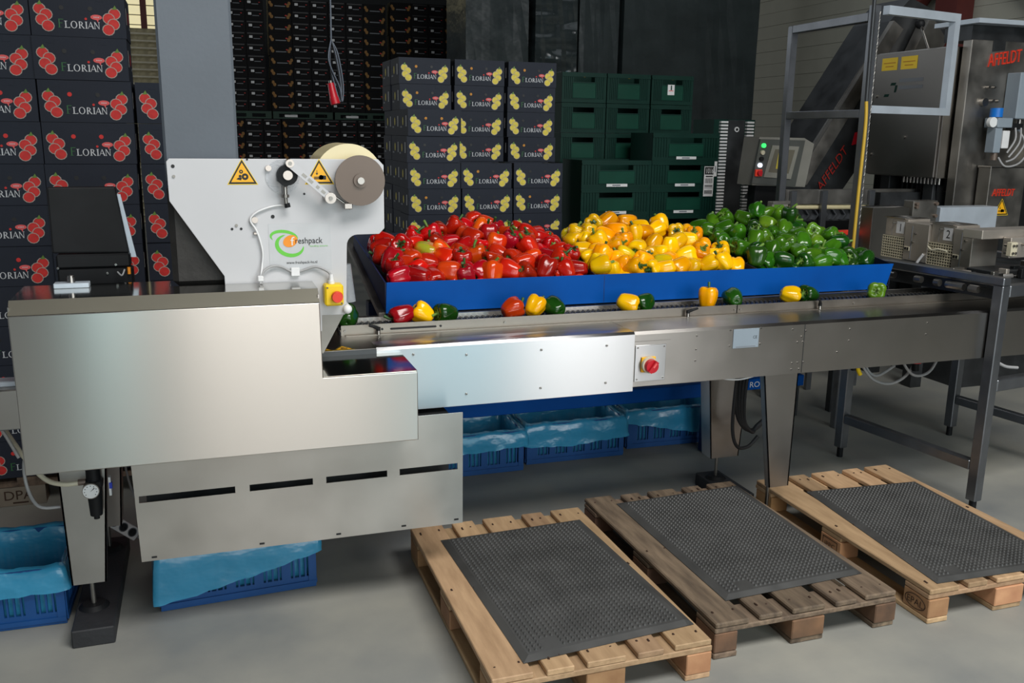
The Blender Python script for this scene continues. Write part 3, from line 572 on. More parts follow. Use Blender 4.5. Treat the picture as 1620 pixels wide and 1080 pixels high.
for ci, (x, n) in enumerate(((2.808, 7), (3.41, 8))):
    for k in range(n):
        o = link('green_crate', gb2, None, (x, 6.6, .146+.2135*k))
        tag(o, 'wide dark green crate, %s from floor in %s column of low front stack' % (ORD[k], ['left', 'right'][ci]), 'crate', 'wide green crates in the front stack')
        link('front_panel', gp2, o); link('label_strip', lsm, o)
        if ci == 1 and k == n-2:
            c = MB(); R = lambda x0, x1, z0, z1, mt, yy=-.011: c.flat([(x0, z0), (x1, z0), (x1, z1), (x0, z1)], (0, yy, 0), *FRONT, mt)
            R(.47, .56, -.07, .17, 'label_white'); R(.56, .585, .09, .21, 'label_white'); R(.475, .555, .105, .165, 'print_black', -.012)
            c.text('1016', (.49, -.0125, .115), *FRONT, .04, 'label_white', width=.065)
            R(.485, .55, .085, .095, 'print_black', -.012)
            for q in range(9): R(.482+q*.0078, .482+q*.0078+.004, .035, .075, 'print_black', -.012)
            for q in range(6): R(.482+q*.012, .482+q*.012+.008, .005, .022, 'print_black', -.012)
            R(.478, .556, -.005, -.001, 'print_grey', -.012)
            for q in range(6): R(.48+q*.012, .488+q*.012, -.05, -.02, 'print_black', -.012)
            c.disc((.57, -.0118, .15), *FRONT, .006, .03, 'print_grey', 8)
            link('barcode_label', c.mesh('barcode_label'), o)
for nm, x, y, wd, d in (('left', 2.85, 7.2, 1.24, .4), ('front', 2.81, 6.6, 1.2, .42)):
    mb = MB(); plank_pallet(mb, x, y, 0, wd, d, 'wood_old')
    tag(link('wooden_pallet', mb.mesh('wooden_pallet')), 'worn wooden pallet on the floor under the %s green crates' % ('tall back' if nm == 'left' else 'low front'), 'pallet')
for nm, x, wd, y in (('left', 1.4, 1.24, 6.45),):
    mb = MB(); plank_pallet(mb, x, y, 0, wd, .92, 'wood_old')
    tag(link('wooden_pallet', mb.mesh('wooden_pallet')), 'worn wooden pallet on the floor under the yellow fruit print cartons', 'pallet')
for i, (x, wd) in enumerate(((-1.49, 1.215), (-.27, .9))):
    mb = MB(); plank_pallet(mb, x, 4.78, 0, wd, .8, 'wood_old')
    o = tag(link('wooden_pallet', mb.mesh('wooden_pallet')), ['worn wooden pallet with dark stamped letters under red fruit print cartons at left', 'worn wooden pallet under the red fruit print cartons behind the grey tower'][i], 'pallet')
    if i == 0:
        c = MB(); c.box(-1.03, -.82, 4.776, 4.7798, .002, .098, 'wood_pale'); c.text('DPA', (-1.005, 4.775, .034), *FRONT, .048, 'brand_ink', width=.13); c.flat([(0, 0), (.07, 0), (.07, .008), (0, .008)], (-.97, 4.775, .014), *FRONT, 'brand_ink')
        part('stamp', c, o)

# folded grey crate sides standing on edge behind the crates
t = thing('folded_crates', 'tall stack of folded grey crates with two pale ribbed edges, right of green crates', 'crates', (4.8, 7.6, 0))
mb = MB(); mb.box(4.56, 5.0, 7.62, 8.0, 0, 1.99, 'crate_green'); mb.cbox(4.70, 4.88, 7.6, 7.62, .2, 1.985, 'dark_steel', .004); part('stacked_sides', mb, t)
for x in (4.615, 4.895):
    mb = MB()
    for k in range(66): mb.box(x, x+.075, 7.585, 7.62, .02+k*.0298, .02+k*.0298+.017, 'label_white')
    part('ribbed_edge', mb, t, kind='stuff')
mb = MB(); mb.cyl((4.79, 7.6, 1.9), (4.79, 7.59, 1.9), .024, 'label_white', n=14); mb.cyl((4.79, 7.592, 1.9), (4.79, 7.588, 1.9), .013, 'black_plastic', n=12); part('round_tag', mb, t)

# ------------------------------------------------------------------ euro pallets and rubber mats in front
def board(mb, x0, x1, y0, y1, z0, z1, mt, rr, worn=0.):
    mb.cbox(x0+rr.uniform(0, .003), x1-rr.uniform(0, .003), y0+rr.uniform(0, .006+worn), y1-rr.uniform(0, .006+worn), z0, z1-rr.uniform(0, .0015), mt, .003+worn*.3)
def euro(x, y, rz, label, wood, block, seed, worn, stamp=False):
    rr = random.Random(seed); t = thing('pallet', label, 'pallet', (x, y, 0), rz)
    for k, (a, b) in enumerate(((0, .145), (.1865, .2865), (.3275, .4725), (.5135, .6135), (.655, .80))):
        mb = MB(); board(mb, a, b, 0, 1.2, .122, .144, wood, rr, worn)
        for yy in (.07, .6, 1.13):
            for dx in (.03, b-a-.03): mb.cyl((a+dx, yy+rr.uniform(-.02, .02), .143), (a+dx, yy, .1444), .004, 'brand_ink', n=6)
        lpart('top_board', mb, t)
    for yy in (0, .5275, 1.055):
        mb = MB(); board(mb, 0, .8, yy, yy+.145, .1, .1218, wood, rr, worn*.4); lpart('cross_board', mb, t)
    for k, (a, b) in enumerate(((0, .1), (.3275, .4725), (.70, .80))):
        for yy in (0, .5275, 1.055):
            mb = MB(); board(mb, a, b, yy, yy+.145, .022, .0998, block, rr, worn*.4); blk = lpart('block', mb, t)
            if stamp and k == 0 and yy < .6:
                mb = MB(); a2 = ((0, -1, 0), Z3); o = Vector((-.0016, yy+.0725, .061))
                if yy == 0:
                    n = 24
                    A = [(.056*math.cos(2*math.pi*i/n), .030*math.sin(2*math.pi*i/n)) for i in range(n)]; B = [(u*.92, v*.88) for u, v in A]
                    for i in range(n): mb.flat([A[i], A[(i+1) % n], B[(i+1) % n], B[i]], o, *a2, 'brand_ink')
                    mb.text('EPAL', o-Vector((0, 0, .014)), *a2, .028, 'brand_ink', center=True, width=.085)
                else:
                    for (p, q, r_, s) in ((-.05, -.046, -.028, .028), (.046, .05, -.028, .028), (-.05, .05, .024, .028), (-.05, .05, -.028, -.024)):
                        mb.flat([(p, r_), (q, r_), (q, s), (p, s)], o, *a2, 'brand_ink')
                    mb.text('IPPC', o-Vector((0, 0, .012)), *a2, .022, 'brand_ink', center=True, width=.07)
                lpart('stamp', mb, blk)
        mb = MB(); board(mb, a, b, 0, 1.2, 0, .0218, wood, rr, worn*.4); lpart('bottom_board', mb, t)
    return t
euro(.785, 2.447, 0, 'new pale wooden pallet nearest the camera, left of three on the floor', 'wood_new', 'wood_block', 1, .0)
euro(1.648, 2.534, -.001, 'old grey weathered wooden pallet, middle of three on the floor', 'wood_old', 'wood_block_old', 2, .006)
euro(2.574, 2.501, -.006, 'pale wooden pallet with oval stamp on its block, right of three', 'wood_new', 'wood_block', 3, .002, True)

def rubber_mat(quad, label, seed):
    # quad: back-left, back-right, front-right, front-left on the pallet deck
    bl, br, fr, fl_ = [Vector((a, b, 0)) for a, b in quad]; z0 = .1445
    t = thing('rubber_mat', label, 'mat', (fl_.x, fl_.y, z0), group='studded rubber mats')
    P = lambda u, v: (fl_*(1-u)+fr*u)*(1-v)+(bl*(1-u)+br*u)*v
    mb = MB(); n = 12; vs = []; fs = []
    rows = [(-0.0, 0), (.035, .012), (.965, .012), (1.0, 0)]
    us = [0, .04]+[.04+.92*i/n for i in range(1, n)]+[.96, 1]; vv = [0, .025]+[.025+.95*i/n for i in range(1, n)]+[.975, 1]
    for j, v in enumerate(vv):
        for i, u in enumerate(us):
            edge = i in (0, len(us)-1) or j in (0, len(vv)-1)
            p = P(u, v); vs.append((p.x, p.y, z0+(.001 if edge else .012)))
    k = len(us)
    fs = [(j*k+i, j*k+i+1, (j+1)*k+i+1, (j+1)*k+i) for j in range(len(vv)-1) for i in range(k-1)]
    mb.add(vs, fs, 'mat_rubber')
    # underside
    c = [P(0, 0), P(1, 0), P(1, 1), P(0, 1)]; mb.add([(p.x, p.y, z0) for p in c], [(3, 2, 1, 0)], 'mat_rubber')
    part('base', mb, t)
    mb = MB(); nu, nv = 28, 44; rr = random.Random(seed)
    L = (fr-fl_).length; W = (bl-fl_).length
    for j in range(nv):
        for i in range(nu):
            u = .055+.89*(i+(.5 if j % 2 else 0)*0+.25)/nu; v = .035+.93*(j+.5)/nv
            if (i < 6 and j < 3 and i > 2) : continue
            p = P(u, v); r = .0082; zt = z0+.0185
            b = [(p.x+r*math.cos(a), p.y+r*math.sin(a), z0+.0118) for a in [math.pi/4*q for q in range(8)]]
            tp = [(p.x+r*.45*math.cos(a), p.y+r*.45*math.sin(a), zt) for a in [math.pi/4*q for q in range(8)]]
            mb.add(b+tp, [(q, (q+1) % 8, 8+(q+1) % 8, 8+q) for q in range(8)]+[tuple(range(8, 16))], 'mat_rubber', False)
    part('studs', mb, t, kind='stuff')
rubber_mat(((.881, 3.481), (1.532, 3.506), (1.572, 2.556), (.912, 2.506)), 'black studded rubber mat on the pale pallet nearest the camera', 1)
rubber_mat(((1.768, 3.622), (2.440, 3.655), (2.411, 2.696), (1.770, 2.668)), 'black studded rubber mat on the old weathered middle pallet', 2)
rubber_mat(((2.727, 3.486), (3.342, 3.439), (3.284, 2.511), (2.637, 2.538)), 'black studded rubber mat on the right pallet with stamped block', 3)

# ------------------------------------------------------------------ packing machine (left)
pm = thing('packing_machine', 'stainless steel packing machine with white side plate and film roll, left of the belt', 'machine', (.06, 3.3, 0))
mb = MB(); Yh = 3.05
mb.prism([(-.577, .761), (.692, .757), (.692, 1.010), (.362, 1.013), (.358, 1.274), (-.577, 1.275)], (0, Yh, 0), X3, Z3, (0, .012, 0), 'brushed_steel')
part('front_hood', mb, pm, 'brushed steel front hood panel', bevel=.003)
mb = MB()
# sloped lip, mirror-like top, ends and the low step
mb.box(-.577, -.117, Yh+.042, Yh+.325, 1.31, 1.316, 'polished_steel'); mb.box(-.117, .358, Yh+.042, Yh+.205, 1.31, 1.316, 'polished_steel')
part('hood_top', mb, pm, 'mirror-like flat hood top')
mb = MB(); mb.prism([(Yh, 1.276), (Yh+.042, 1.3165), (Yh+.0425, 1.31), (Yh+.012, 1.272)], (-.577, 0, 0), Y3, Z3, (.935, 0, 0), 'lip_steel'); part('sloped_lip', mb, pm, 'sloped front lip of the hood')
mb = MB(); mb.box(-.577, -.573, Yh+.012, 3.375, .761, 1.30, 'satin_steel'); mb.box(.354, .358, Yh+.012, 3.255, 1.013, 1.30, 'satin_steel')
mb.box(.688, .692, Yh+.012, 3.345, .757, 1.009, 'satin_steel'); mb.box(-.573, -.117, 3.37, 3.375, .761, 1.31, 'satin_steel')
part('hood_side', mb, pm)
mb = MB(); mb.box(.358, .692, Yh+.012, 3.349, 1.006, 1.013, 'polished_steel'); part('step_top', mb, pm, 'mirror-like low step')
mb = MB(); mb.box(-.55, .66, Yh+.05, 3.34, .80, 1.0, 'dark_steel'); mb.box(-.55, -.12, 3.1, 3.36, 1.0, 1.29, 'dark_steel'); part('machine_body', mb, pm)
# slotted lower panel with real slots
mb = MB(); y0, y1 = 3.22, 3.226; zt, zb = .79, .336; s0, s1 = .562, .587
mb.prism([(-.286, zt), (-.2735, zb+.003), (.905, zb), (.905, zb+.02)], (0, y0, 0), X3, Z3, (0, .0001, 0), 'satin_steel') if 0 else None
xs = [-.279, -.266, .056, .106, .331, .38, .608, .656, .884, .905]
mb.prism([(-.2735, zb+.004), (.905, zb), (.905, s0), (-.279, s0)], (0, y0, 0), X3, Z3, (0, .006, 0), 'panel_steel')
mb.prism([(-.279, s1), (.905, s1), (.905, zt), (-.285, zt)], (0, y0, 0), X3, Z3, (0, .006, 0), 'panel_steel')
for a, b in ((0, 1), (2, 3), (4, 5), (6, 7), (8, 9)): mb.box(xs[a], xs[b], y0, y1, s0, s1, 'panel_steel')
for x in (-.24, .13, .41, .66, .87): mb.box(x, x+.018, y0-.0012, y0, zb+.014, zb+.021, 'print_black')
part('slotted_panel', mb, pm, 'steel skirt panel with four long slots')
mb = MB(); mb.box(-.25, .88, 3.34, 3.75, .42, .755, 'dark_steel'); part('lower_housing', mb, pm)

def machine_leg(x0, x1, b0, b1, y, zt, zb, d, parent, xf, zf, yf):
    mb = MB(); t = .006
    mb.prism([(x0, zt), (b0, zb), (b1, zb), (x1, zt)], (0, y, 0), X3, Z3, (0, t, 0), 'satin_steel')
    for xt, xb, s in ((x0, b0, 1), (x1, b1, -1)):
        mb.add([(xt, y, zt), (xb, y, zb), (xb, y+d, zb), (xt, y+d, zt), (xt+s*t, y, zt), (xb+s*t, y, zb), (xb+s*t, y+d, zb), (xt+s*t, y+d, zt)],
               [(0, 1, 2, 3), (7, 6, 5, 4), (0, 4, 5, 1), (1, 5, 6, 2), (2, 6, 7, 3), (3, 7, 4, 0)] if s < 0 else [(3, 2, 1, 0), (4, 5, 6, 7), (1, 5, 4, 0), (2, 6, 5, 1), (3, 7, 6, 2), (0, 4, 7, 3)], 'satin_steel')
    mb.box(b0+.006, b1-.006, y+.006, y+d, zb, zb+.006, 'satin_steel')
    lg = part('leg', mb, parent)
    mb = MB(); mb.cyl((xf, yf, zf+.012), (xf, yf, zb+.04), .0085, 'dull_steel', n=10); mb.cyl((xf, yf, zb-.012), (xf, yf, zb), .015, 'dull_steel', n=6)
    mb.cyl((xf, yf, zf), (xf, yf, zf+.014), .055, 'black_plastic', .04, 18); part('levelling_foot', mb, lg)
machine_leg(-.548, -.372, -.535, -.417, 3.42, .77, .188, .035, pm, -.474, .0685, 3.475)
machine_leg(-.53, -.36, -.52, -.40, 3.93, .80, .19, .10, pm, -.46, .0685, 3.98)
mb = MB(); mb.cbox(-.535, -.391, 3.296, 4.1, 0, .068, 'black_rubber', .004)
tag(link('riser_block', mb.mesh('riser_block')), 'black rubber riser block under the left foot of the packing machine', 'block')

# white side plate with rounded inner corner
R_ = .038; arc = [(.524-R_*math.sin(a), 1.476-R_+R_*math.cos(a)) for a in [math.pi/2*i/6 for i in range(7)]]
plate = [(-.092, 1.741), (-.101, 1.731), (-.0995, 1.602), (.062, 1.343), (.064, 1.13), (.388, 1.13), (.39, 1.189), (.471, 1.187), (.478, 1.195)]
plate += [(.4855, 1.43)]+arc[::-1][:0]+[(x, z) for x, z in arc[::-1]]+[(.603, 1.477), (.6225, 1.497), (.6235, 1.720), (.604, 1.741)]
mb = MB(); mb.prism(plate, (0, 3.262, 0), X3, Z3, (0, .012, 0), 'white_paint')
sp = part('side_plate', mb, pm, 'white side plate with chamfered corners', bevel=.0015)
mb = MB(); y = 3.2615
for x, z, r in ((-.081, 1.716, .006), (.157, 1.739, .0035), (.233, 1.545, .0065), (.343, 1.622, .004), (.096, 1.505, .0045), (.126, 1.505, .0045)): mb.cyl((x, y, z), (x, y-.001, z), r, 'print_black', n=12)
for x, z in ((-.08, 1.683), (.111, 1.517)): mb.cyl((x, y, z), (x, y-.003, z), .005, 'dull_steel', n=10)
part('bolt_holes', mb, sp)
def triangle(mb, cx, cz, s, y, kind, ax=X3, ay=Z3, o=None):
    o = Vector((cx, y, cz)) if o is None else Vector(o); nrm = Vector(ax).cross(Vector(ay)); h = s*.866
    T = lambda k: [(0, h*.62*k), (-s/2*k, -h*.38*k), (s/2*k, -h*.38*k)]
    mb.flat(T(1.08), o, ax, ay, 'safety_yellow'); mb.flat(T(1.0), o+nrm*.0004, ax, ay, 'print_black'); mb.flat(T(.80), o+nrm*.0008, ax, ay, 'hazard_yellow')
    q = o+nrm*.0012
    D = lambda u, v, r, mt='print_black', k=0: mb.disc(q+Vector(ax)*u*s+Vector(ay)*v*s+nrm*.0004*k, ax, ay, r*s, r*s, mt, 12)
    if kind == 'gears':
        D(.09, -.07, .12); D(.09, -.07, .04, 'hazard_yellow', 1); D(-.04, .11, .07); D(-.04, .11, .025, 'hazard_yellow', 1)
        mb.flat([(-.22*s, -.16*s), (-.05*s, -.2*s), (-.02*s, -.1*s), (-.14*s, -.1*s)], q, ax, ay, 'print_black'); D(-.08, -.05, .05)
    else:
        mb.flat([(-.02*s, -.18*s), (.24*s, -.18*s), (.24*s, -.04*s), (.02*s, -.02*s)], q, ax, ay, 'print_black'); D(.06, -.10, .09)
        for k in range(3): mb.flat([(-.2*s, (-.1-.035*k)*s), (.0, (-.1-.035*k)*s), (.0, (-.075-.035*k)*s), (-.2*s, (-.075-.035*k)*s)], q, ax, ay, 'print_black')
        mb.flat([(-.09*s, -.02*s), (-.04*s, .06*s), (-.14*s, .06*s)], q, ax, ay, 'print_black'); mb.flat([(-.1*s, .06*s), (-.08*s, .06*s), (-.08*s, .16*s), (-.1*s, .16*s)], q, ax, ay, 'print_black')
for x, kind in ((.139, 'gears'), (.397, 'hand')):
    mb = MB(); triangle(mb, x, 1.688, .094, 3.2612, kind); part('warning_sign', mb, sp, 'yellow warning triangle with %s symbol' % kind)
# clear logo sticker
mb = MB(); y = 3.2611; mb.flat([(.216, 1.353), (.43, 1.353), (.43, 1.52), (.216, 1.52)], (0, y, 0), *FRONT, 'label_clear'); y = 3.2605
def swoosh(cx, cz, a, b, th, t0, t1, rot, mt, k=0, n=22):
    P = []
    for i in range(n+1):
        t = t0+(t1-t0)*i/n; wv = th*math.sin(math.pi*min(1, max(0, i/n)))**.6
        for s in (-1, 1):
            u = (a+s*wv/2)*math.cos(t); v = (b+s*wv/2*.9)*math.sin(t)
            P.append((cx+u*math.cos(rot)-v*math.sin(rot), cz+u*math.sin(rot)+v*math.cos(rot)))
    for i in range(n): mb.flat([P[2*i], P[2*i+1], P[2*i+3], P[2*i+2]], (0, y-.0002*k, 0), *FRONT, mt)
swoosh(.268, 1.471, .045, .022, .012, math.radians(-10), math.radians(215), math.radians(-8), 'logo_green')
swoosh(.288, 1.445, .046, .036, .015, math.radians(120), math.radians(372), math.radians(-14), 'logo_green')
mb.disc((.289, y-.0006, 1.459), *FRONT, .026, .020, 'logo_orange', 20, .45)
mb.text('f', (.2895, y-.0010, 1.444), *FRONT, .030, 'label_white', width=.014)
mb.text('reshpack', (.306, y-.0010, 1.450), *FRONT, .021, 'print_black', width=.094)
mb.text('handling systems', (.356, y-.0010, 1.438), *FRONT, .005, 'logo_green', width=.062)
mb.text('www.freshpack-hs.nl', (.273, y-.0010, 1.379), *FRONT, .0095, 'print_black', width=.106)
part('logo_sticker', mb, sp, 'clear sticker with green and orange logo')
# emergency stop
mb = MB(); mb.cbox(.3955, .4615, 3.205, 3.262, 1.231, 1.307, 'safety_yellow', .006)
es = part('emergency_stop_box', mb, pm, 'yellow emergency stop box')
mb = MB(); mb.cyl((.436, 3.205, 1.266), (.436, 3.190, 1.266), .013, 'safety_red', n=16); mb.cyl((.436, 3.190, 1.266), (.436, 3.176, 1.266), .021, 'safety_red', .018, 24); part('red_button', mb, es, 'red mushroom button')
mb = MB()
for x, z in ((.405, 1.297), (.454, 1.240)): mb.cyl((x, 3.206, z), (x, 3.204, z), .0035, 'reel_brown', n=8)
mb.cyl((.424, 3.24, 1.307), (.424, 3.24, 1.318), .012, 'label_white', n=8); mb.cyl((.424, 3.24, 1.318), (.424, 3.24, 1.34), .0095, 'label_white', .007, 10); part('cable_gland', mb, es)
mb = MB(); mb.tube([(.424, 3.24, 1.335), (.41, 3.243, 1.352), (.37, 3.25, 1.367), (.32, 3.253, 1.353), (.29, 3.253, 1.352), (.25, 3.252, 1.372), (.215, 3.245, 1.372), (.188, 3.235, 1.353), (.182, 3.225, 1.318)], .0042, 'cable_grey')
mb.tube([(.284, 3.252, 1.585), (.24, 3.255, 1.582), (.19, 3.252, 1.567), (.163, 3.252, 1.548), (.158, 3.252, 1.53), (.175, 3.252, 1.50), (.187, 3.252, 1.46), (.193, 3.252, 1.42), (.189, 3.25, 1.38), (.184, 3.235, 1.352), (.18, 3.225, 1.318)], .0035, 'label_white')
mb.cyl((.172, 3.262, 1.535), (.172, 3.25, 1.535), .011, 'satin_steel', n=14); mb.cbox(.165, .182, 3.25, 3.262, 1.484, 1.494, 'satin_steel', .002)
mb.cbox(.286, .316, 3.248, 3.262, 1.336, 1.366, 'label_white', .002); mb.cbox(.17, .19, 3.222, 3.24, 1.325, 1.345, 'label_white', .003)
part('cables', mb, pm, 'grey and white cables clipped to plate')
# film roll and reel
mb = MB(); mb.cyl((.505, 3.29, 1.672), (.505, 3.56, 1.672), .122, 'cream_film', n=48); mb.cyl((.505, 3.285, 1.672), (.505, 3.575, 1.672), .038, 'reel_brown', n=24); part('film_roll', mb, pm, 'cream film roll behind the plate')
mb = MB(); rc = (.529, 1.670)
mb.cyl((rc[0], 3.258, rc[1]), (rc[0], 3.205, rc[1]), .08, 'dull_steel', n=40); mb.cyl((rc[0], 3.205, rc[1]), (rc[0], 3.20, rc[1]), .0865, 'reel_brown', n=48)
mb.cyl((rc[0], 3.2, rc[1]), (rc[0], 3.192, rc[1]), .024, 'reel_brown', n=24); mb.cyl((rc[0], 3.192, rc[1]), (rc[0], 3.182, rc[1]), .012, 'satin_steel', n=16)
part('reel_disc', mb, pm, 'round brown reel disc')
mb = MB(); y = 3.2615
mb.cyl((.272, y, 1.682), (.272, y-.003, 1.682), .058, 'glass_clear', n=32); mb.flat([(.222, 1.715), (.30, 1.728), (.30, 1.64), (.222, 1.65)], (0, y-.0005, 0), *FRONT, 'glass_clear')
mb.cyl((.285, 3.258, 1.688), (.285, 3.215, 1.688), .034, 'black_plastic', n=24); mb.cyl((.285, 3.215, 1.688), (.285, 3.205, 1.688), .016, 'satin_steel', n=18)
mb.prism([(-.034, -.02), (-.01, -.04), (.01, -.03), (-.02, .03)], (.285, 3.214, 1.688), X3, Z3, (0, .02, 0), 'black_plastic')
mb.cyl((.276, 3.235, 1.655), (.276, 3.235, 1.615), .008, 'satin_steel', n=10); mb.cyl((.276, 3.235, 1.622), (.276, 3.235, 1.612), .013, 'dull_steel', n=8); mb.cyl((.276, 3.235, 1.612), (.278, 3.235, 1.585), .007, 'dull_steel', n=8)
mb.cyl((.28, 3.235, 1.592), (.283, 3.235, 1.578), .010, 'black_plastic', n=8); mb.cyl((.225, y, 1.71), (.225, y-.012, 1.71), .010, 'satin_steel', n=12)
part('drive_pulley', mb, pm, 'black pulley with sensor beneath')
mb = MB(); a = Vector((.293, 3.20, 1.728)); b = Vector((.425, 3.20, 1.611)); d = (b-a).normalized(); q = Vector((-d.z, 0, d.x))
mb.prism([(0, -.013), (0, .013), ((b-a).length, .012), ((b-a).length, -.012)], a, d, q, (0, .012, 0), 'white_paint')
mb.cyl(a+Vector((0, -.002, 0)), a+Vector((0, .06, 0)), .014, 'satin_steel', n=16); mb.cyl(a+Vector((0, -.004, 0)), a+Vector((0, .0, 0)), .007, 'dull_steel', n=8)
mb.cyl(b+Vector((0, -.006, 0)), b+Vector((0, .06, 0)), .019, 'satin_steel', n=20); mb.cyl(b+Vector((0, -.012, 0)), b, .007, 'dull_steel', n=10)
for k, l in ((.35, .018), (.5, .02), (.68, .012), (.82, .016)): mb.flat([(-l/2, -.005), (l/2, -.005), (l/2, .005), (-l/2, .005)], a+d*k*(b-a).length+Vector((0, -.0006, 0)), d, q, 'dull_steel')
mb.tube([b+Vector((.015, .02, .005)), b+Vector((.05, .02, -.02)), b+Vector((.07, .02, -.04))], .004, 'satin_steel'); mb.cbox(.472, .50, 3.2, 3.24, 1.572, 1.592, 'satin_steel', .002)
part('tension_arm', mb, pm, 'white tension arm with roller')
# grey column behind the plate
mb = MB(); mb.cbox(-.107, .131, 3.30, 3.62, 1.66, 4.6, 'tower_paint', .008); part('column', mb, pm, 'tall grey painted column')
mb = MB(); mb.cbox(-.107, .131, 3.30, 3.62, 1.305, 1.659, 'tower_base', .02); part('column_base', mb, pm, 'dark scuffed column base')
# discharge chute, roller, hanging film below plate
mb = MB(); mb.prism([(.372, 1.187), (.470, 1.187), (.392, 1.045), (.372, 1.045)], (0, 3.275, 0), X3, Z3, (0, .28, 0), 'dull_steel'); part('chute', mb, pm)
mb = MB(); mb.cyl((.481, 3.262, 1.213), (.481, 3.60, 1.213), .012, 'label_white', n=14); mb.ball((.480, 3.25, 1.209), .017, 'label_white'); mb.cyl((.505, 3.34, 1.22), (.49, 3.34, 1.36), .02, 'glass_clear', n=14); mb.cbox(.50, .52, 3.36, 3.42, 1.29, 1.31, 'black_plastic', .004); part('guide_roller', mb, pm, 'white roller end')
# hazard strip on the step
mb = MB(); mb.box(.36, .60, 3.3485, 3.352, 1.012, 1.030, 'dark_steel'); part('step_edge', mb, pm)
mb = MB()
for x in (.40, .48):
    triangle(mb, x, 0, .075, 0, 'gears', X3, (0, 1, 0), (x, 3.385, 1.0325))
hs = part('floor_warning_sign', mb, pm, 'flat yellow warning stickers')
# bracket, monitor back, mount
mb = MB(); mb.cbox(-.478, -.37, 3.29, 3.335, 1.316, 1.333, 'bare_aluminium', .002); mb.cyl((-.425, 3.31, 1.333), (-.425, 3.31, 1.35), .013, 'satin_steel', n=6); mb.cyl((-.425, 3.31, 1.35), (-.425, 3.31, 1.356), .010, 'satin_steel', n=12); part('clamp_plate', mb, pm, 'aluminium clamp plate with bolt')
mon = thing('control_monitor', 'dark control monitor seen from behind on top of the steel packing machine', 'monitor', (-.38, 3.55, 1.3))
mb = MB(); mb.prism([(-.51, 1.40), (-.258, 1.395), (-.288, 1.633), (-.508, 1.632)], (0, 3.56, 0), X3, Z3, (0, .035, 0), 'black_plastic'); part('housing', mb, mon, bevel=.006)
mb = MB(); mb.prism([(-.285, 1.605), (-.274, 1.604), (-.236, 1.375), (-.256, 1.376)], (0, 3.595, 0), X3, Z3, (0, .012, 0), 'bare_aluminium'); part('side_strip', mb, mon, 'pale metal side strip')
mb = MB(); mb.cbox(-.50, -.255, 3.555, 3.62, 1.345, 1.395, 'black_plastic', .006); mb.cbox(-.50, -.25, 3.56, 3.63, 1.24, 1.343, 'black_plastic', .006)
for x, z in ((-.5, 1.348), (-.31, 1.355), (-.34, 1.325)): screw(mb, x+.005, 3.556, z, .005)
mb.tube([(-.30, 3.54, 1.33), (-.285, 3.52, 1.32), (-.275, 3.53, 1.34)], .003, 'cable_grey'); mb.cyl((-.262, 3.55, 1.32), (-.262, 3.55, 1.345), .006, 'logo_orange', n=8)
part('mount', mb, mon)
# pressure regulator below hood
rg = thing('pressure_regulator', 'black air pressure regulator with round white gauge under the steel hood', 'regulator', (-.40, 3.40, .75))
mb = MB(); c = (-.425, 3.388)
mb.cyl((*c, .74), (*c, .605), .024, 'black_plastic', n=16); mb.cbox(c[0]-.03, c[0]+.03, 3.37, 3.415, .575, .605, 'black_plastic', .006); mb.cyl((*c, .575), (*c, .47), .026, 'black_plastic', .021, 18); mb.cyl((*c, .47), (*c, .455), .010, 'black_plastic', n=10)
part('filter_bowl', mb, rg)
mb = MB(); mb.cyl((-.432, 3.37, .577), (-.432, 3.345, .577), .029, 'dull_steel', n=24); mb.cyl((-.432, 3.345, .577), (-.432, 3.3435, .577), .026, 'gauge_face', n=24)
mb.flat([(-.002, -.002), (.014, .010), (.012, .013)], (-.432, 3.3425, .577), *FRONT, 'print_black')
for i in range(9):
    t_ = math.radians(-40+i*32); mb.disc((-.432+.02*math.cos(t_), 3.3425, .577+.02*math.sin(t_)), *FRONT, .002, .002, 'print_black', 5)
part('gauge', mb, rg, 'round white gauge')
mb = MB(); mb.tube([(-.455, 3.385, .60), (-.53, 3.385, .60), (-.60, 3.42, .63), (-.70, 3.5, .76), (-.78, 3.6, .9)], .009, 'cable_clear'); mb.cyl((-.475, 3.385, .60), (-.45, 3.385, .60), .012, 'reel_brown', n=8)
mb.box(-.376, -.368, 3.38, 3.40, .54, .61, 'label_white'); mb.box(-.374, -.364, 3.376, 3.392, .568, .59, 'tag_blue'); part('air_hose', mb, rg, 'pale air hose and blue clip')
mb = MB(); mb.tube([(-.60, 3.37, .74), (-.66, 3.5, .66), (-.66, 3.5, .56), (-.62, 3.45, .50), (-.55, 3.45, .49)], .006, 'cable_grey'); mb.tube([(-1.1, 3.9, 1.0), (-.9, 3.6, .95), (-.74, 3.46, .85), (-.66, 3.42, .70)], .006, 'cable_grey')
tag(link('air_tube', mb.mesh('air_tube')), 'thin grey air tube looping down left of the steel leg', 'tube')
mb = MB(); ax = Vector((.5, .25, -.55)).normalized(); ay = Vector((.35, .2, .42)).normalized(); ay = (ay-ax*ay.dot(ax)).normalized(); nz = ax.cross(ay)
o_ = Vector((-.47, 3.97, .185))
ps = thing('power_strip', 'white power strip with round sockets hanging behind the steel leg', 'power strip', o_)
mb.prism([(0, 0), (.165, 0), (.165, .055), (0, .055)], o_, ax, ay, nz*-.035, 'label_white'); part('housing', mb, ps, bevel=.006)
for k in (.03, .08, .13):
    mb = MB(); mb.disc(o_+ax*k+ay*.028+nz*.001, ax, ay, .021, .021, 'print_grey', 18); mb.disc(o_+ax*k+ay*.028+nz*.002, ax, ay, .017, .017, 'dark_steel', 18)
    for s in (-.007, .007): mb.disc(o_+ax*(k+s)+ay*.028+nz*.003, ax, ay, .003, .003, 'print_black', 8)
    part('socket', mb, ps)
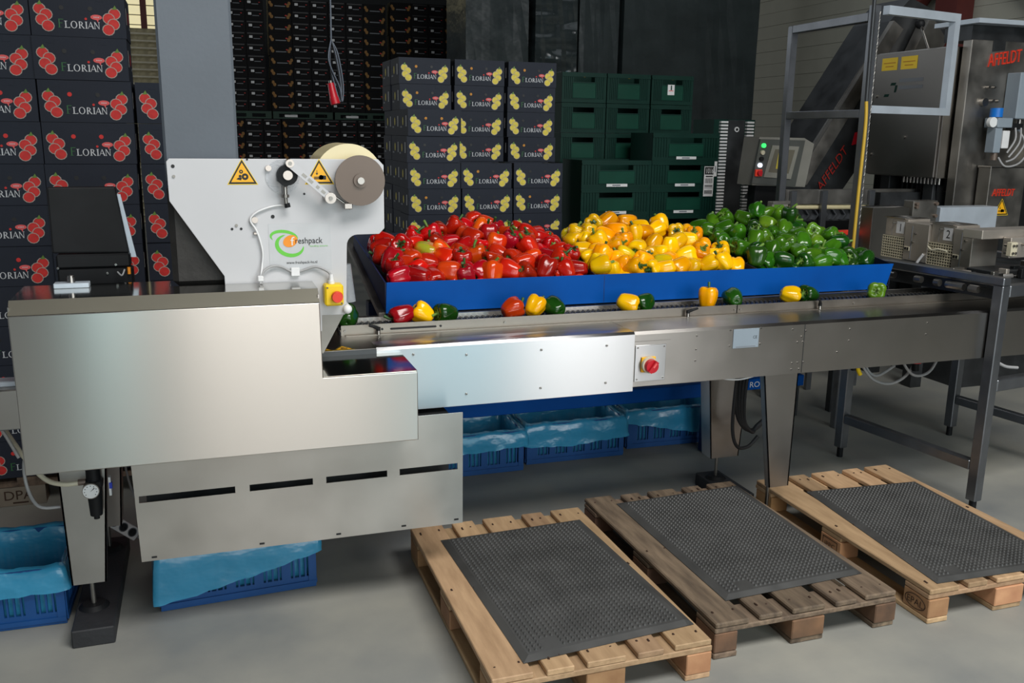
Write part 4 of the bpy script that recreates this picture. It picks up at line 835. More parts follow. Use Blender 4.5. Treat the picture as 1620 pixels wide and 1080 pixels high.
mb = MB(); mb.tube([o_+ax*.165+ay*.02, o_+ax*.19+ay*.04, o_+ax*.18+ay*.10, (-.36, 4.02, .32), (-.38, 3.92, .62)], .005, 'cable_grey'); part('cord', mb, ps)
mb = MB(); mb.cbox(-.72, -.578, 3.30, 3.40, .84, .98, 'satin_steel', .004); mb.cbox(-.76, -.578, 3.34, 3.40, .98, 1.0, 'bare_aluminium', .003); part('outfeed_bracket', mb, pm)

# ------------------------------------------------------------------ sorting conveyor
cv = thing('conveyor', 'long stainless steel belt conveyor running right from the packing machine', 'conveyor', (2.3, 3.6, 0))
mb = MB(); Yc = 3.352
mb.prism([(Yc, .795), (Yc, 1.020), (Yc+.012, 1.032), (3.99, 1.032), (3.99, 1.026), (Yc+.014, 1.026), (Yc+.006, 1.018), (Yc+.006, .795)], (1.69, 0, 0), Y3, Z3, (2.62, 0, 0), 'satin_steel')
mb.prism([(.69, .795), (.69, 1.03), (1.69, 1.03), (1.69, .795)], (0, Yc+.001, 0), X3, Z3, (0, .005, 0), 'satin_steel')
mb.box(.37, 1.69, Yc+.006, 3.99, 1.026, 1.031, 'satin_steel'); mb.box(.70, 4.31, 3.985, 3.99, .795, 1.026, 'satin_steel'); mb.box(.70, 4.31, Yc+.006, 3.985, .795, .80, 'dull_steel')
part('beam', mb, cv, bevel=0)
mb = MB()
mb.prism([(3.346, .778), (3.346, 1.024), (3.356, 1.0345), (3.46, 1.0345), (3.46, 1.0325), (3.357, 1.0325), (3.348, 1.023), (3.348, .778)], (.60, 0, 0), Y3, Z3, (1.087, 0, 0), 'cover_steel')
cov = part('front_cover', mb, cv, 'bright steel front cover')
mb = MB()
for x, z in ((.742, 1.0), (.955, .985), (1.27, .985), (1.56, .985), (.955, .825), (1.27, .825), (1.56, .825)): screw(mb, x, 3.345, z, .006)
part('screw', mb, cov, kind='stuff')
mb = MB()
for x, z in ((1.985, 1.0), (1.985, .94), (1.985, .89), (2.15, 1.015), (2.15, .945), (2.305, 1.015), (2.305, .945), (2.47, 1.0), (2.52, .965), (2.5, .94), (2.53, .94), (2.48, .845), (2.51, .845), (2.54, .845), (2.48, .815), (2.52, .815), (2.54, .99), (2.78, .985), (2.78, .93), (2.72, .88), (3.22, .99), (3.22, .935)): screw(mb, x, Yc, z, .005)
part('screw', mb, cv, kind='stuff')
mb = MB(); mb.box(2.533, 2.536, Yc-.001, Yc, .797, 1.02, 'dark_steel'); mb.box(1.69, 1.86, Yc-.001, Yc, .9905, .9925, 'dull_steel'); part('seam', mb, cv)
mb = MB(); mb.cbox(2.165, 2.295, Yc-.003, Yc, .932, 1.018, 'grey_box', .001); mb.text('CE', (2.265, Yc-.0035, .972), *FRONT, .013, 'print_black', width=.02)
mb.flat([(2.18, .936), (2.28, .936), (2.28, .94), (2.18, .94)], (0, Yc-.0034, 0), *FRONT, 'print_grey'); part('name_plate', mb, cv, 'pale blank rating plate')
mb = MB(); mb.cbox(1.694, 1.838, Yc-.004, Yc, .817, .975, 'cover_steel', .001); sw = part('switch_plate', mb, cv, 'bright square switch plate')
mb = MB(); mb.cbox(1.722, 1.788, Yc-.012, Yc-.004, .858, .924, 'hazard_yellow', .002); mb.cyl((1.755, Yc-.012, .891), (1.755, Yc-.026, .891), .035, 'plastic_cream', n=28); mb.cyl((1.757, Yc-.026, .889), (1.757, Yc-.045, .889), .030, 'switch_red', .028, 28)
d = Vector((.6, 0, .8)); q = Vector((-.8, 0, .6)); mb.prism([(-.028, -.008), (.028, -.008), (.028, .008), (-.028, .008)], (1.757, Yc-.045, .889), d, q, (0, -.012, 0), 'switch_red')
mb.flat([(-.002, -.004), (.02, -.004), (.02, .004), (-.002, .004)], (1.757, Yc-.0574, .889), d, q, 'print_pink')
part('rotary_switch', mb, sw, 'red rotary switch on yellow plate')
mb = MB()
for x, z in ((1.705, .965), (1.828, .965), (1.705, .828), (1.828, .828)): screw(mb, x, Yc-.004, z, .004)
part('screw', mb, sw, kind='stuff')
# guard rail, belt, back rail
gd = MB(); gd.box(.505, 2.34, 3.61, 3.614, 1.031, 1.072, 'guard_steel'); gd.box(2.345, 4.2, 3.61, 3.614, 1.031, 1.071, 'guard_steel'); gd.box(.52, 4.2, 3.585, 3.61, 1.031, 1.034, 'guard_steel')
g = part('side_guard', gd, cv, 'low steel guard along the belt')
mb = MB(); mb.cbox(.705, .90, 3.6085, 3.611, 1.045, 1.053, 'print_black', .003)
for x in (.672, .918): mb.cyl((x, 3.611, 1.05), (x, 3.607, 1.05), .005, 'print_black', n=8)
for x in (.52, 1.2, 2.33, 2.36, 3.0): mb.cyl((x, 3.611, 1.05), (x, 3.605, 1.05), .005, 'dull_steel', n=8)
part('slot', mb, g)
for x, a in ((.652, 2.5), (2.07, .5), (2.785, 1.9)):
    mb = MB(); mb.cyl((x, 3.585, 1.034), (x, 3.585, 1.05), .008, 'satin_steel', n=10); mb.cyl((x, 3.585, 1.05), (x, 3.585, 1.064), .009, 'black_plastic', n=10)
    mb.tube([(x, 3.585, 1.058), (x+.025*math.cos(a), 3.585-.01, 1.062+.012*math.sin(a)), (x+.05*math.cos(a), 3.575, 1.058+.03*math.sin(a))], lambda t: .008-.003*t, 'black_plastic'); part('clamp_lever', mb, cv, 'black clamping lever')
mb = MB(); mb.box(.50, 4.2, 3.618, 3.782, 1.03, 1.044, 'black_rubber'); blt = part('belt', mb, cv, 'dark plastic modular belt')
mb = MB(); rr = random.Random(5)
for k in range(290):
    x = .502+k*.01272
    for j in range(4):
        y_ = 3.62+.0405*j+(.02 if k % 2 else 0)
        mb.box(x, x+.0075, y_, y_+.018, 1.044, 1.0525, 'dull_steel' if (k+j) % 2 == 0 else 'dark_steel')
part('belt_links', mb, blt, kind='stuff')
mb = MB(); mb.box(.50, 4.2, 3.784, 3.79, 1.0, 1.066, 'satin_steel'); mb.box(.50, 4.2, 3.79, 3.812, 1.06, 1.066, 'satin_steel'); part('back_rail', mb, cv)
machine_leg(2.385, 2.572, 2.462, 2.568, 3.42, .792, .222, .035, cv, 2.512, .0, 3.50)
machine_leg(2.385, 2.645, 2.435, 2.60, 3.90, .80, .20, .09, cv, 2.505, .0685, 3.955)
mb = MB(); mb.cbox(2.44, 2.58, 3.70, 4.05, 0, .068, 'black_rubber', .004)
tag(link('riser_block', mb.mesh('riser_block')), 'black rubber riser block under the rear conveyor leg behind the middle pallet', 'block')
cc = MB()
for k in range(4):
    cc.tube([(2.48+.025*k, 3.74+.01*k, .80), (2.455+.018*k, 3.74, .66), (2.46+.015*k, 3.73, .50-.012*k), (2.52+.015*k, 3.74, .41-.008*k), (2.60, 3.76, .395+.004*k), (2.68, 3.77, .47), (2.72, 3.76, .62), (2.73, 3.74, .80)], .010, 'black_rubber')
cc.tube([(2.45, 3.72, .80), (2.43, 3.71, .60), (2.43, 3.71, .42), (2.47, 3.72, .325), (2.54, 3.73, .315), (2.60, 3.74, .36)], .009, 'black_rubber')
tag(link('cable_coil', cc.mesh('cable_coil')), 'coil of black cable hanging under the conveyor beside its legs', 'cable')
cc = MB(); cc.tube([(2.13, 3.45, .80), (2.20, 3.46, .765), (2.30, 3.47, .752), (2.40, 3.46, .775), (2.45, 3.45, .80)], .004, 'label_white')
tag(link('white_cable', cc.mesh('white_cable')), 'thin white cable sagging under the conveyor left of its leg', 'cable')

# ------------------------------------------------------------------ blue pepper tray
ty = thing('sorting_tray', 'long blue steel tray on a frame behind the belt, heaped with peppers in three bays', 'tray', (2.05, 4.2, 0))
rim = lambda y: 1.205+.137*(y-3.82)
mb = MB(); mb.prism([(.728, 1.072), (3.362, 1.072), (3.40, 1.202), (.733, 1.207)], (0, 3.815, 0), X3, Z3, (0, .006, 0), 'blue_paint'); mb.box(1.752, 1.755, 3.8145, 3.816, 1.075, 1.2, 'navy_paint')
part('front_panel', mb, ty, 'bright blue front panel', bevel=.002)
def sideplate(x, name, th=.006, low=.145, mt='tray_dark', y1=4.66):
    mb = MB(); mb.prism([(3.822, rim(3.82)-low), (3.822, rim(3.82)-.002), (y1, rim(y1)), (y1, rim(y1)-low)], (x, 0, 0), Y3, Z3, (th, 0, 0), mt); return part(name, mb, ty)
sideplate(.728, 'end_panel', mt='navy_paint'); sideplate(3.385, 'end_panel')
mb = MB(); mb.prism([(3.83, 1.05), (3.83, 1.075), (4.72, 1.275), (4.72, 1.25)], (.70, 0, 0), Y3, Z3, (.028, 0, 0), 'dull_steel'); part('steel_edge', mb, ty, 'worn steel edge strip')
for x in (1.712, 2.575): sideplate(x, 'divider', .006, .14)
mb = MB(); fz = lambda y: 1.092+.20*(y-3.82)
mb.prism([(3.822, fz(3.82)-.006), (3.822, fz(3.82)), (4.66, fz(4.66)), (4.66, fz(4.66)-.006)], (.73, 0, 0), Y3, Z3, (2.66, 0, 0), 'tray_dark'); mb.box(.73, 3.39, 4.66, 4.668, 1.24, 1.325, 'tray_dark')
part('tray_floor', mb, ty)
for (x, y) in ((.84, 4.45), (2.74, 4.45)):
    mb = MB(); mb.cbox(x, x+.09, y, y+.09, 0, 1.20, 'navy_paint', .004); part('leg', mb, ty)
mb = MB(); mb.cbox(.84, 2.83, 4.40, 4.449, .372, .452, 'blue_paint', .004); part('lower_beam', mb, ty, 'bright blue lower beam')
mb = MB(); mb.cbox(.74, 1.1, 4.32, 4.40, .95, 1.03, 'navy_paint', .004); mb.cbox(.84, 3.21, 4.46, 4.52, .92, 1.0, 'navy_paint', .004); part('cross_beam', mb, ty)
rb = thing('blue_lift_table', 'blue beam with white lettering low behind the conveyor legs', 'beam', (3.3, 4.8, 0))
mb = MB(); mb.cbox(2.9, 3.62, 4.75, 4.80, .275, .345, 'blue_paint', .004); bmv = part('beam', mb, rb)
mb = MB(); mb.text('ROBUR', (3.215, 4.749, .293), *FRONT, .036, 'label_white', width=.175); part('lettering', mb, bmv, 'white lettering')
mb = MB(); mb.cbox(2.95, 3.0, 4.76, 4.80, 0, .274, 'navy_paint', .003); mb.cbox(3.52, 3.57, 4.76, 4.80, 0, .274, 'navy_paint', .003); part('foot', mb, rb)

# ------------------------------------------------------------------ blue crates with bag liners
def blue_crate():
    w, d, h = .6, .4, .235; mb = MB(); t = .01; c = 'crate_blue'
    mb.box(0, w, 0, d, 0, .012, c)
    def wall(L, f):
        # f(u0,u1,z0,z1,out) adds a box on that wall; slots stay open
        f(0, L, .012, .05, 0); f(0, L, .165, .215, 0); f(0, L, h-.02, h, .008); f(0, L, .012, .03, .006)
        n = int(L/.10)
        for k in range(n):
            u = .03+k*(L-.06)/n; wdt = (L-.06)/n
            f(u, u+wdt*.34, .05, .165, 0)
            for j in range(3): f(u+wdt*(.34+.22*j)+.009, u+wdt*(.34+.22*j)+.016, .05, .165, 0)
        f(0, .03, .03, h-.02, .004); f(L-.03, L, .03, h-.02, .004)
    wall(w, lambda a, b, z0, z1, o: mb.box(a, b, -o, t, z0, z1, c)); wall(w, lambda a, b, z0, z1, o: mb.box(a, b, d-t, d+o, z0, z1, c))
    wall(d-.02, lambda a, b, z0, z1, o: mb.box(-o, t, a+.01, b+.01, z0, z1, c)); wall(d-.02, lambda a, b, z0, z1, o: mb.box(w-t, w+o, a+.01, b+.01, z0, z1, c))
    return mb.mesh('crate')
crm = blue_crate()
def liner(seed, ef, eb, w=.6, d=.4, h=.235):
    rr = random.Random(seed); mb = MB(); n = 96; per = []
    L = 2*(w+d)
    def pt(s, off):
        s = (s % 1)*L; r = []
        if s < w: p = (s, 0); nn = (0, -1)
        elif s < w+d: p = (w, s-w); nn = (1, 0)
        elif s < 2*w+d: p = (w-(s-w-d), d); nn = (0, 1)
        else: p = (0, d-(s-2*w-d)); nn = (-1, 0)
        cx, cy = w/2, d/2; k = 1
        x = cx+(p[0]-cx)*(1+2*off/w); y = cy+(p[1]-cy)*(1+2*off/d); return x, y
    ph = [rr.uniform(0, 6.28) for _ in range(8)]
    nz = lambda i, j: .5*math.sin(i*.55+ph[0]+j*.9)+.35*math.sin(i*1.27+ph[1]-j*1.3)+.25*math.sin(i*2.1+ph[2]+j*2.2)
    rings = []
    lev = [('in', .03, -.03), ('in', .09, -.024), ('in', .16, -.018), ('in', h-.005, -.012), ('r', h+.012, 0), ('o', h-.012, .014), ('o', .72, .020), ('o', .45, .022), ('o', .2, .024), ('o', 0, .026)]
    vs = []
    for j, (k, z, off) in enumerate(lev):
        for i in range(n):
            u = i/n; x, y = pt(u, off+.004*nz(i, j))
            fr = u*L/w if u*L < w else None
            e = ef(max(0, min(1, fr))) if fr is not None else eb
            if u*L > w and u*L < w+d: e = ef(1)+(eb-ef(1))*((u*L-w)/d)
            if u*L > 2*w+d: e = eb+(ef(0)-eb)*((u*L-2*w-d)/d)
            zz = z if k != 'o' or j == 5 else e+(h-.012-e)*z
            vs.append((x, y, zz+.005*nz(i+3, j+5)*(1 if j > 2 else .3)))
    fs = [(j*n+i, j*n+(i+1) % n, (j+1)*n+(i+1) % n, (j+1)*n+i) for j in range(len(lev)-1) for i in range(n)]
    mb.add(vs, fs, 'bag_blue', True); return mb.mesh('bag_liner')
for i, (x, y, rz, ef, lab) in enumerate((
        (-.24, 3.478, .055, lambda u: .035+.13*u**1.2, 'blue slotted crate with plastic bag liner under the slotted steel panel, nearest the camera'),
        (-1.175, 3.515, -.03, lambda u: .125+.02*u, 'blue slotted crate with plastic bag liner at the left edge beside the riser block'),
        (1.02, 4.515, .0, lambda u: .12+.03*u, 'blue crate with bag liner under blue beam, partly hidden by steel panel'),
        (1.664, 4.585, -.01, lambda u: .095+.05*abs(u-.4), 'blue crate with bag liner under the blue beam, middle of the three'),
        (2.33, 4.665, -.03, lambda u: .17-.13*u, 'blue crate with bag liner under blue beam, just left of the conveyor leg'))):
    o = link('blue_crate', crm, None, (x, y, .002), (0, 0, rz)); tag(o, lab, 'crate', 'blue crates lined with plastic bags')
    tag(link('bag_liner', liner(i, ef, .15), o), 'translucent light blue bag folded over the rim')

# ------------------------------------------------------------------ peppers
def pepper(seed, mt, stem, L=.092, R=.049, lobes=4):
    rr = random.Random(seed); n, m_ = 24, 13; ph = rr.uniform(0, 6.28); am = [rr.uniform(.75, 1.15) for _ in range(lobes)]
    mb = MB(); vs = []; bend = rr.uniform(-.008, .008)
    prof = [(0, .0, .10), (.0, .22, .03), (.01, .42, .0), (.06, .60, .0), (.18, .74, 0), (.36, .86, 0), (.55, .96, 0), (.72, 1.0, 0), (.86, .95, 0), (.95, .80, 0), (.985, .58, 0), (.955, .34, 0), (.90, .14, 0)]
    for j, (t_, r, dz) in enumerate(prof):
        for i in range(n):
            a = 2*math.pi*i/n; k = int(((a+ph) % (2*math.pi))/(2*math.pi)*lobes) % lobes
            g = abs(math.sin((a+ph)*lobes/2)); lob = (1-.22*(1-g**.55))*(.92+.08*am[k])
            if j in (0,): lob = 1
            rad = R*r*lob*(1+.02*math.sin(3*a+seed)); z = (t_-.5)*L+dz*L*.6
            if j < 4: z -= (am[k]-1)*.014*g*(1 if j > 0 else 0)
            if 8 <= j <= 10: z += .006*g
            vs.append((rad*math.cos(a)+bend*math.sin(t_*3), rad*math.sin(a), z))
    fs = [(j*n+i, j*n+(i+1) % n, (j+1)*n+(i+1) % n, (j+1)*n+i) for j in range(len(prof)-1) for i in range(n)]
    fs += [list(range(n))[::-1], [(len(prof)-1)*n+i for i in range(n)]]
    mb.add(vs, fs, mt, True)
    st = MB(); zb = (.90-.5)*L; cx = bend*math.sin(2.7)
    st.cyl((cx, 0, zb-.004), (cx, 0, zb+.009), .017, stem, .007, 8)
    for q in range(6):
        a = q*math.pi/3; st.prism([(0, -.006), (.019, -.002), (.019, .002), (0, .006)], (cx, 0, zb+.003), (math.cos(a), math.sin(a), .12), (-math.sin(a), math.cos(a), 0), (0, 0, .003), stem)
    dx, dy = rr.uniform(-.02, .02), rr.uniform(-.02, .02)
    st.tube([(cx, 0, zb), (cx+dx*.2, dy*.2, zb+.016), (cx+dx, dy, zb+.034+rr.uniform(-.004, .008))], lambda t_: .0048+.0018*t_, stem, 7, 3)
    return mb.mesh('bell_pepper'), st.mesh('stem')
PM = {}
kinds = dict(red=('pepper_red', 'pepper_red', 'pepper_crimson', 'pepper_orange_red', 'pepper_red', 'pepper_mottled'),
             yellow=('pepper_yellow', 'pepper_yellow', 'pepper_amber', 'pepper_lemon', 'pepper_yellow', 'pepper_amber'),
             green=('pepper_green', 'pepper_dark_green', 'pepper_green', 'pepper_light_green', 'pepper_dark_green', 'pepper_green'))
for c, mts in kinds.items():
    PM[c] = [pepper(11*i+len(c), mt, 'stem_dark' if (i % 2 == 0 and c != 'green') else 'stem_green', .088+.006*(i % 3), .0475+.0015*(i % 2), 3 if i in (1, 4) else 4) for i, mt in enumerate(mts)]
look = dict(pepper_red='red', pepper_crimson='deep red', pepper_orange_red='orange-red', pepper_mottled='half green, half red', pepper_yellow='yellow', pepper_amber='golden orange',
            pepper_lemon='lemon yellow', pepper_green='green', pepper_dark_green='dark green', pepper_light_green='light green')
def place_pepper(c, k, loc, axis, spin, label, group, s=1.):
    body, st = PM[c][k]
    o = link('bell_pepper', body, None, loc); q = Vector(axis).to_track_quat('Z', 'X')
    o.rotation_euler = (q.to_matrix() @ Matrix.Rotation(spin, 3, 'Z')).to_euler(); o.scale = (s, s, s)
    tag(o, label, 'pepper', group); link('stem', st, o); return o
rr = random.Random(21)
ROW = ['top', 'second', 'third', 'fourth', 'fifth', 'sixth', 'lowest']
SIDE = dict(red='left', yellow='middle', green='right')
def axis():
    while 1:
        v = Vector((rr.uniform(-1, 1), rr.uniform(-1, .6), rr.uniform(-.55, 1)))
        if .2 < v.length < 1: return v.normalized()
for c in ('red', 'yellow', 'green'):
    heap, under = HEAPS[c]
    for (x, y, z, row, idx) in heap:
        k = rr.choice((0, 0, 1, 2, 3, 4, 5)) if c != 'red' else rr.choice((0, 0, 1, 2, 2, 3, 4, 4, 5 if rr.random() < .4 else 0))
        nm = look[kinds[c][k]]
        place_pepper(c, k, (max(x, .797) if c == 'red' else x, max(y, 3.888), z), axis(), rr.uniform(0, 6.28), 'shiny %s pepper, %s from left in %s row of the %s heap' % (nm, ORD[idx], ROW[row], c),
                     '%s peppers heaped in the %s bay' % (c, SIDE[c]), rr.uniform(.98, 1.12))
    under = sorted(under, key=lambda u: (u[1] > 4.1, u[0])); cnt = [0, 0]
    for (x, y, z) in under:
        b_ = int(y > 4.1); cnt[b_] += 1; nth = cnt[b_]-1
        place_pepper(c, rr.choice((0, 1, 4)), (max(x, .80), max(y, 3.888), z), axis(), rr.uniform(0, 6.28), '%s pepper buried low in the %s part of %s heap%s' % (c, ['front', 'back'][b_], c, ', %s from left' % ORD[nth] if nth < 24 else ', near its right end'),
                     '%s peppers buried in the %s bay' % (c, SIDE[c]))
BELT = [('red', 0.772, 1.091, 2, (-.9, -.1, -.3)), ('yellow', 0.858, 1.089, 0, (-.7, .1, .45)), ('green', 0.96, 1.086, 1, (-.85, -.3, .1)), ('red', 1.252, 1.089, 0, (.85, .1, .3)),
        ('yellow', 1.357, 1.094, 0, (.6, .4, .6)), ('green', 1.452, 1.088, 1, (-.3, .8, .2)), ('yellow', 1.806, 1.092, 1, (.8, -.4, -.35)), ('green', 1.892, 1.09, 1, (-.8, -.3, -.3)),
        ('yellow', 2.221, 1.093, 2, (.1, .1, .95)), ('green', 2.361, 1.088, 1, (.2, .9, .1)), ('yellow', 2.67, 1.091, 0, (.8, -.3, -.2)), ('green', 2.783, 1.088, 4, (-.8, -.2, .2)), ('green', 3.18, 1.091, 3, (-.5, -.7, .1)), ('green', .545, 1.085, 1, (.2, .9, .3))]
BL = ['on the belt left of the first yellow one', 'on the belt between red and green, nearest the packing machine', 'on belt with stem touching yellow pepper, nearest the packing machine', 'on the belt in the second group from left',
      'large, on the belt in the second group from left', 'on the belt at right of second group', 'lying on the belt, third group from left', 'on the belt in the third group, stem toward yellow pepper',
      'standing stem up on the belt', 'on the belt right of the upright yellow pepper', 'lying on the belt, fourth yellow group', 'on the belt beside the rightmost yellow pepper', 'alone at the right end of the belt', 'half hidden behind the chute at the belt end']
for (c, x, z, k, ax_), lb in zip(BELT, BL):
    place_pepper(c, k, (x, 3.672 if x > .6 else 3.70, z+.002), ax_, rr.uniform(0, 6.28), '%s bell pepper %s' % (look[kinds[c][k]], lb), 'peppers on the conveyor belt', 1.02)

# ------------------------------------------------------------------ tray sealing line at right
tb = thing('machine_table', 'stainless steel table frame of square tube standing over the conveyor at right', 'table', (3.592, 3.292, 0), math.radians(8))
def tubebox(x0, x1, y0, y1, z0, z1, mt='tube_steel'):
    mb = MB(); mb.cbox(x0, x1, y0, y1, z0, z1, mt, .004); return mb
for x, y in ((0, 0), (0, .88), (.95, 0), (.95, .88)):
    mb = tubebox(x, x+.055, y, y+.055, .06, 1.157); mb.cyl((x+.027, y+.027, 0), (x+.027, y+.027, .06), .018, 'black_plastic', n=10); lpart('leg', mb, tb)
for nm, bx in (('side_rail', (0, .055, 0, .95, 1.158, 1.196)), ('side_rail', (.95, 1.005, 0, .95, 1.158, 1.196)), ('front_rail', (.056, .949, 0, .055, 1.10, 1.157)), ('lower_side_rail', (.0, .05, .056, .879, .215, .265)),
               ('lower_front_rail', (.056, .949, 0, .05, .63, .69)), ('lower_side_rail', (.955, 1.005, .056, .879, .215, .265))):
    lpart(nm, tubebox(*bx), tb)
mb = MB(); mb.box(.056, .949, .056, .95, 1.128, 1.143, 'dark_steel'); lpart('bed_plate', mb, tb)
mb = MB(); rq = random.Random(9)
for k in range(26):
    x_ = rq.uniform(.08, .85); y_ = rq.uniform(.08, .40); m_ = rq.choice(('dark_steel', 'black_plastic', 'satin_steel', 'dull_steel', 'warm_steel'))
    if k % 3 == 0: mb.cyl((x_, y_, 1.158), (x_+rq.uniform(.05, .14), y_+rq.uniform(-.03, .03), 1.158), .012, m_, n=8)
    else: mb.cbox(x_, x_+rq.uniform(.02, .09), y_, y_+rq.uniform(.02, .07), 1.143, 1.16+rq.uniform(0, .05), m_, .003)
lpart('fittings', mb, tb, kind='stuff')
# clutter under the bed edge
mb = MB()
for y, l in ((.12, .05), (.2, .1), (.34, .03), (.45, .04), (.62, .05), (.75, .03)): mb.cyl((-.01, y, 1.125), (-.01, y+l, 1.125), .018, 'satin_steel' if l > .04 else 'dull_steel', n=10)
mb.box(.056, .2, .08, .85, 1.08, 1.127, 'dark_steel'); lpart('air_cylinder', mb, tb)
mb = MB()
for p in ([(3.33, 3.95, .79), (3.36, 3.95, .66), (3.46, 3.95, .54), (3.60, 3.95, .505), (3.72, 3.95, .58), (3.78, 3.95, .79)], [(3.28, 3.93, .79), (3.38, 3.93, .67), (3.52, 3.93, .645), (3.64, 3.93, .68), (3.68, 3.93, .79)],
          [(3.58, 3.9, .79), (3.60, 3.9, .66), (3.69, 3.9, .56), (3.80, 3.9, .57), (3.86, 3.9, .68), (3.87, 3.9, .79)], [(3.40, 3.97, .79), (3.42, 3.97, .62), (3.50, 3.97, .55), (3.62, 3.97, .60)], [(3.68, 3.36, .77), (3.76, 3.37, .735), (3.85, 3.38, .72)]):
    mb.tube(p, .008, 'cable_grey', 7)
tag(link('cable_loops', mb.mesh('cable_loops')), 'bundle of grey cable loops sagging below the conveyor end at right', 'cable', kind='stuff')
mb = MB(); mb.tube([(3.335, 3.94, .66), (3.345, 3.94, .61), (3.365, 3.94, .575)], .012, 'safety_yellow'); mb.tube([(3.32, 3.95, .79), (3.325, 3.95, .60)], .014, 'black_plastic')
tag(link('yellow_plug', mb.mesh('yellow_plug')), 'yellow and black cable plug hanging below the conveyor at right', 'plug')
mb = MB(); mb.cyl((3.72, 3.93, .795), (3.725, 3.93, .62), .032, 'switch_red', n=12); mb.cyl((3.725, 3.93, .62), (3.73, 3.93, .575), .02, 'black_plastic', n=12)
tag(link('red_plug', mb.mesh('red_plug')), 'round red power connector hanging below the conveyor end', 'plug')

def head(name, x, y, num, label, w=.185, H=.232, sb=.14):
    t = thing(name, label, 'machine head', (x, y, 1.144), math.radians(-90), 'numbered sealing heads')
    mb = MB(); mb.cbox(0, w, 0, .16, .125, H, 'warm_steel', .003); mb.box(w*.32, w*.325, -.001, 0, .13, H-.01, 'print_grey'); mb.box(-.006, w*.9, -.012, .16, H, H+.004, 'satin_steel'); lpart('housing', mb, t)
    mb = MB(); mb.cbox(w+.001, w+sb, -.02, .16, 0, H-.012, 'warm_steel', .003); mb.box(w+.058, w+.062, -.0215, -.02, .01, H-.03, 'print_grey'); lpart('side_block', mb, t)
    mb = MB(); n, m_ = 10, 8
    for i in range(n+1): mb.box(w*i/n-.0025, w*i/n+.0025, -.012, -.006, .0, .124, 'plastic_cream')
    for j in range(m_+1): mb.box(0, w, -.014, -.006, .124*j/m_-.0025, .124*j/m_+.0025, 'plastic_cream')
    mb.box(0, w, 0, .02, 0, .124, 'black_plastic'); lpart('perforated_grid', mb, t, 'perforated pale grid')
    mb = MB(); mb.flat([(w*.50, .145), (w*.86, .145), (w*.86, .215), (w*.50, .215)], (0, -.0015, 0), *FRONT, 'label_white'); mb.text(num, (w*.69, -.0022, .158), *FRONT, .045, 'print_black', center=True); lpart('number_label', mb, t, 'white label with number %s' % num)
    mb = MB(); mb.cbox(w+.012, w+.055, -.026, -.0205, .055, .08, 'plastic_cream', .002); mb.box(w+.018, w+.032, -.0275, -.026, .06, .075, 'print_black'); mb.box(w+.037, w+.05, -.0275, -.026, .06, .075, 'print_black'); lpart('vent', mb, t)
    for xx, zz in ((.09, .205), (w+.09, .16), (w+.075, .11)):
        mb = MB(); mb.cyl((xx, -.0, zz), (xx, -.03, zz), .006, 'dull_steel', n=8); lpart('bolt', mb, t)
    return t
head('sealing_head', 3.92, 4.50, '1', 'steel sealing head marked 1 with perforated grid on the table', sb=.19)
h2 = head('sealing_head', 3.915, 4.125, '2', 'steel sealing head marked 2 with perforated grid, nearer than the first', sb=.135)
mb = MB(); mb.tube([(.02, -.03, .10), (.06, -.04, .085), (.10, -.035, .095), (.16, -.03, .09)], .006, 'cable_clear'); mb.tube([(-.02, -.02, .05), (-.05, -.03, .0), (-.06, -.03, -.03)], .008, 'label_white'); lpart('string', mb, h2, 'loose pale string')
t = thing('slide_unit', 'steel slide unit with arm and bolts right of the second sealing head', 'machine part', (3.86, 3.60, 1.144), math.radians(4))
mb = MB(); mb.cbox(-.09, .60, 0.03, .15, .195, .242, 'warm_steel', .003); lpart('top_bar', mb, t); mb = MB(); mb.cbox(.06, .28, -.02, .029, .10, .205, 'warm_steel', .003); mb.cbox(.03, .075, -.05, -.021, .115, .185, 'plastic_cream', .002); lpart('arm_plate', mb, t)
mb = MB()
for x, z in ((.042, .13), (.062, .13), (.042, .168), (.062, .168), (.27, .22), (.14, .17)): mb.cyl((x, -.0, z), (x, -.056, z), .007, 'dull_steel', n=8)
lpart('bolt', mb, t, kind='stuff')
mb = MB(); mb.cbox(.0, .62, .0, .18, 0, .03, 'dark_steel', .003); mb.cyl((.10, -.03, .0), (.3, -.03, .0), .012, 'satin_steel', n=10); mb.cyl((.36, -.03, .01), (.5, -.03, .02), .02, 'satin_steel', n=10); mb.cbox(.16, .19, -.06, .0, -.004, .05, 'black_plastic', .004); mb.cbox(.40, .43, -.06, .0, -.004, .07, 'black_plastic', .004)
mb.tube([(.42, -.06, .10), (.46, -.07, .02), (.5, -.05, .0)], .006, 'cable_clear'); lpart('rail_base', mb, t)
mb = MB(); mb.cbox(4.07, 4.36, 4.80, 4.95, 1.0, 1.405, 'satin_steel', .003); mb.cbox(4.44, 4.64, 4.86, 4.95, 1.0, 1.44, 'dull_steel', .003)
for x, z in ((4.46, 1.42), (4.62, 1.42), (4.62, 1.34), (4.46, 1.40)): mb.cyl((x, 4.86, z), (x, 4.84, z), .012, 'reel_brown', n=10)
tag(link('bracket_plates', mb.mesh('bracket_plates')), 'grey steel bracket plates with bolts behind the first sealing head', 'bracket')
mb = MB(); mb.cbox(4.66, 5.15, 4.85, 4.98, 1.22, 1.395, 'bare_aluminium', .003); tag(link('blue_grey_box', mb.mesh('blue_grey_box')), 'long blue-grey metal box lying behind the second sealing head', 'box')
mb = MB(); mb.cbox(3.72, 4.05, 4.95, 5.0, 1.19, 1.27, 'switch_red', .004); mb.cbox(3.62, 3.68, 4.8, 4.86, 1.0, 1.2, 'dark_steel', .004)
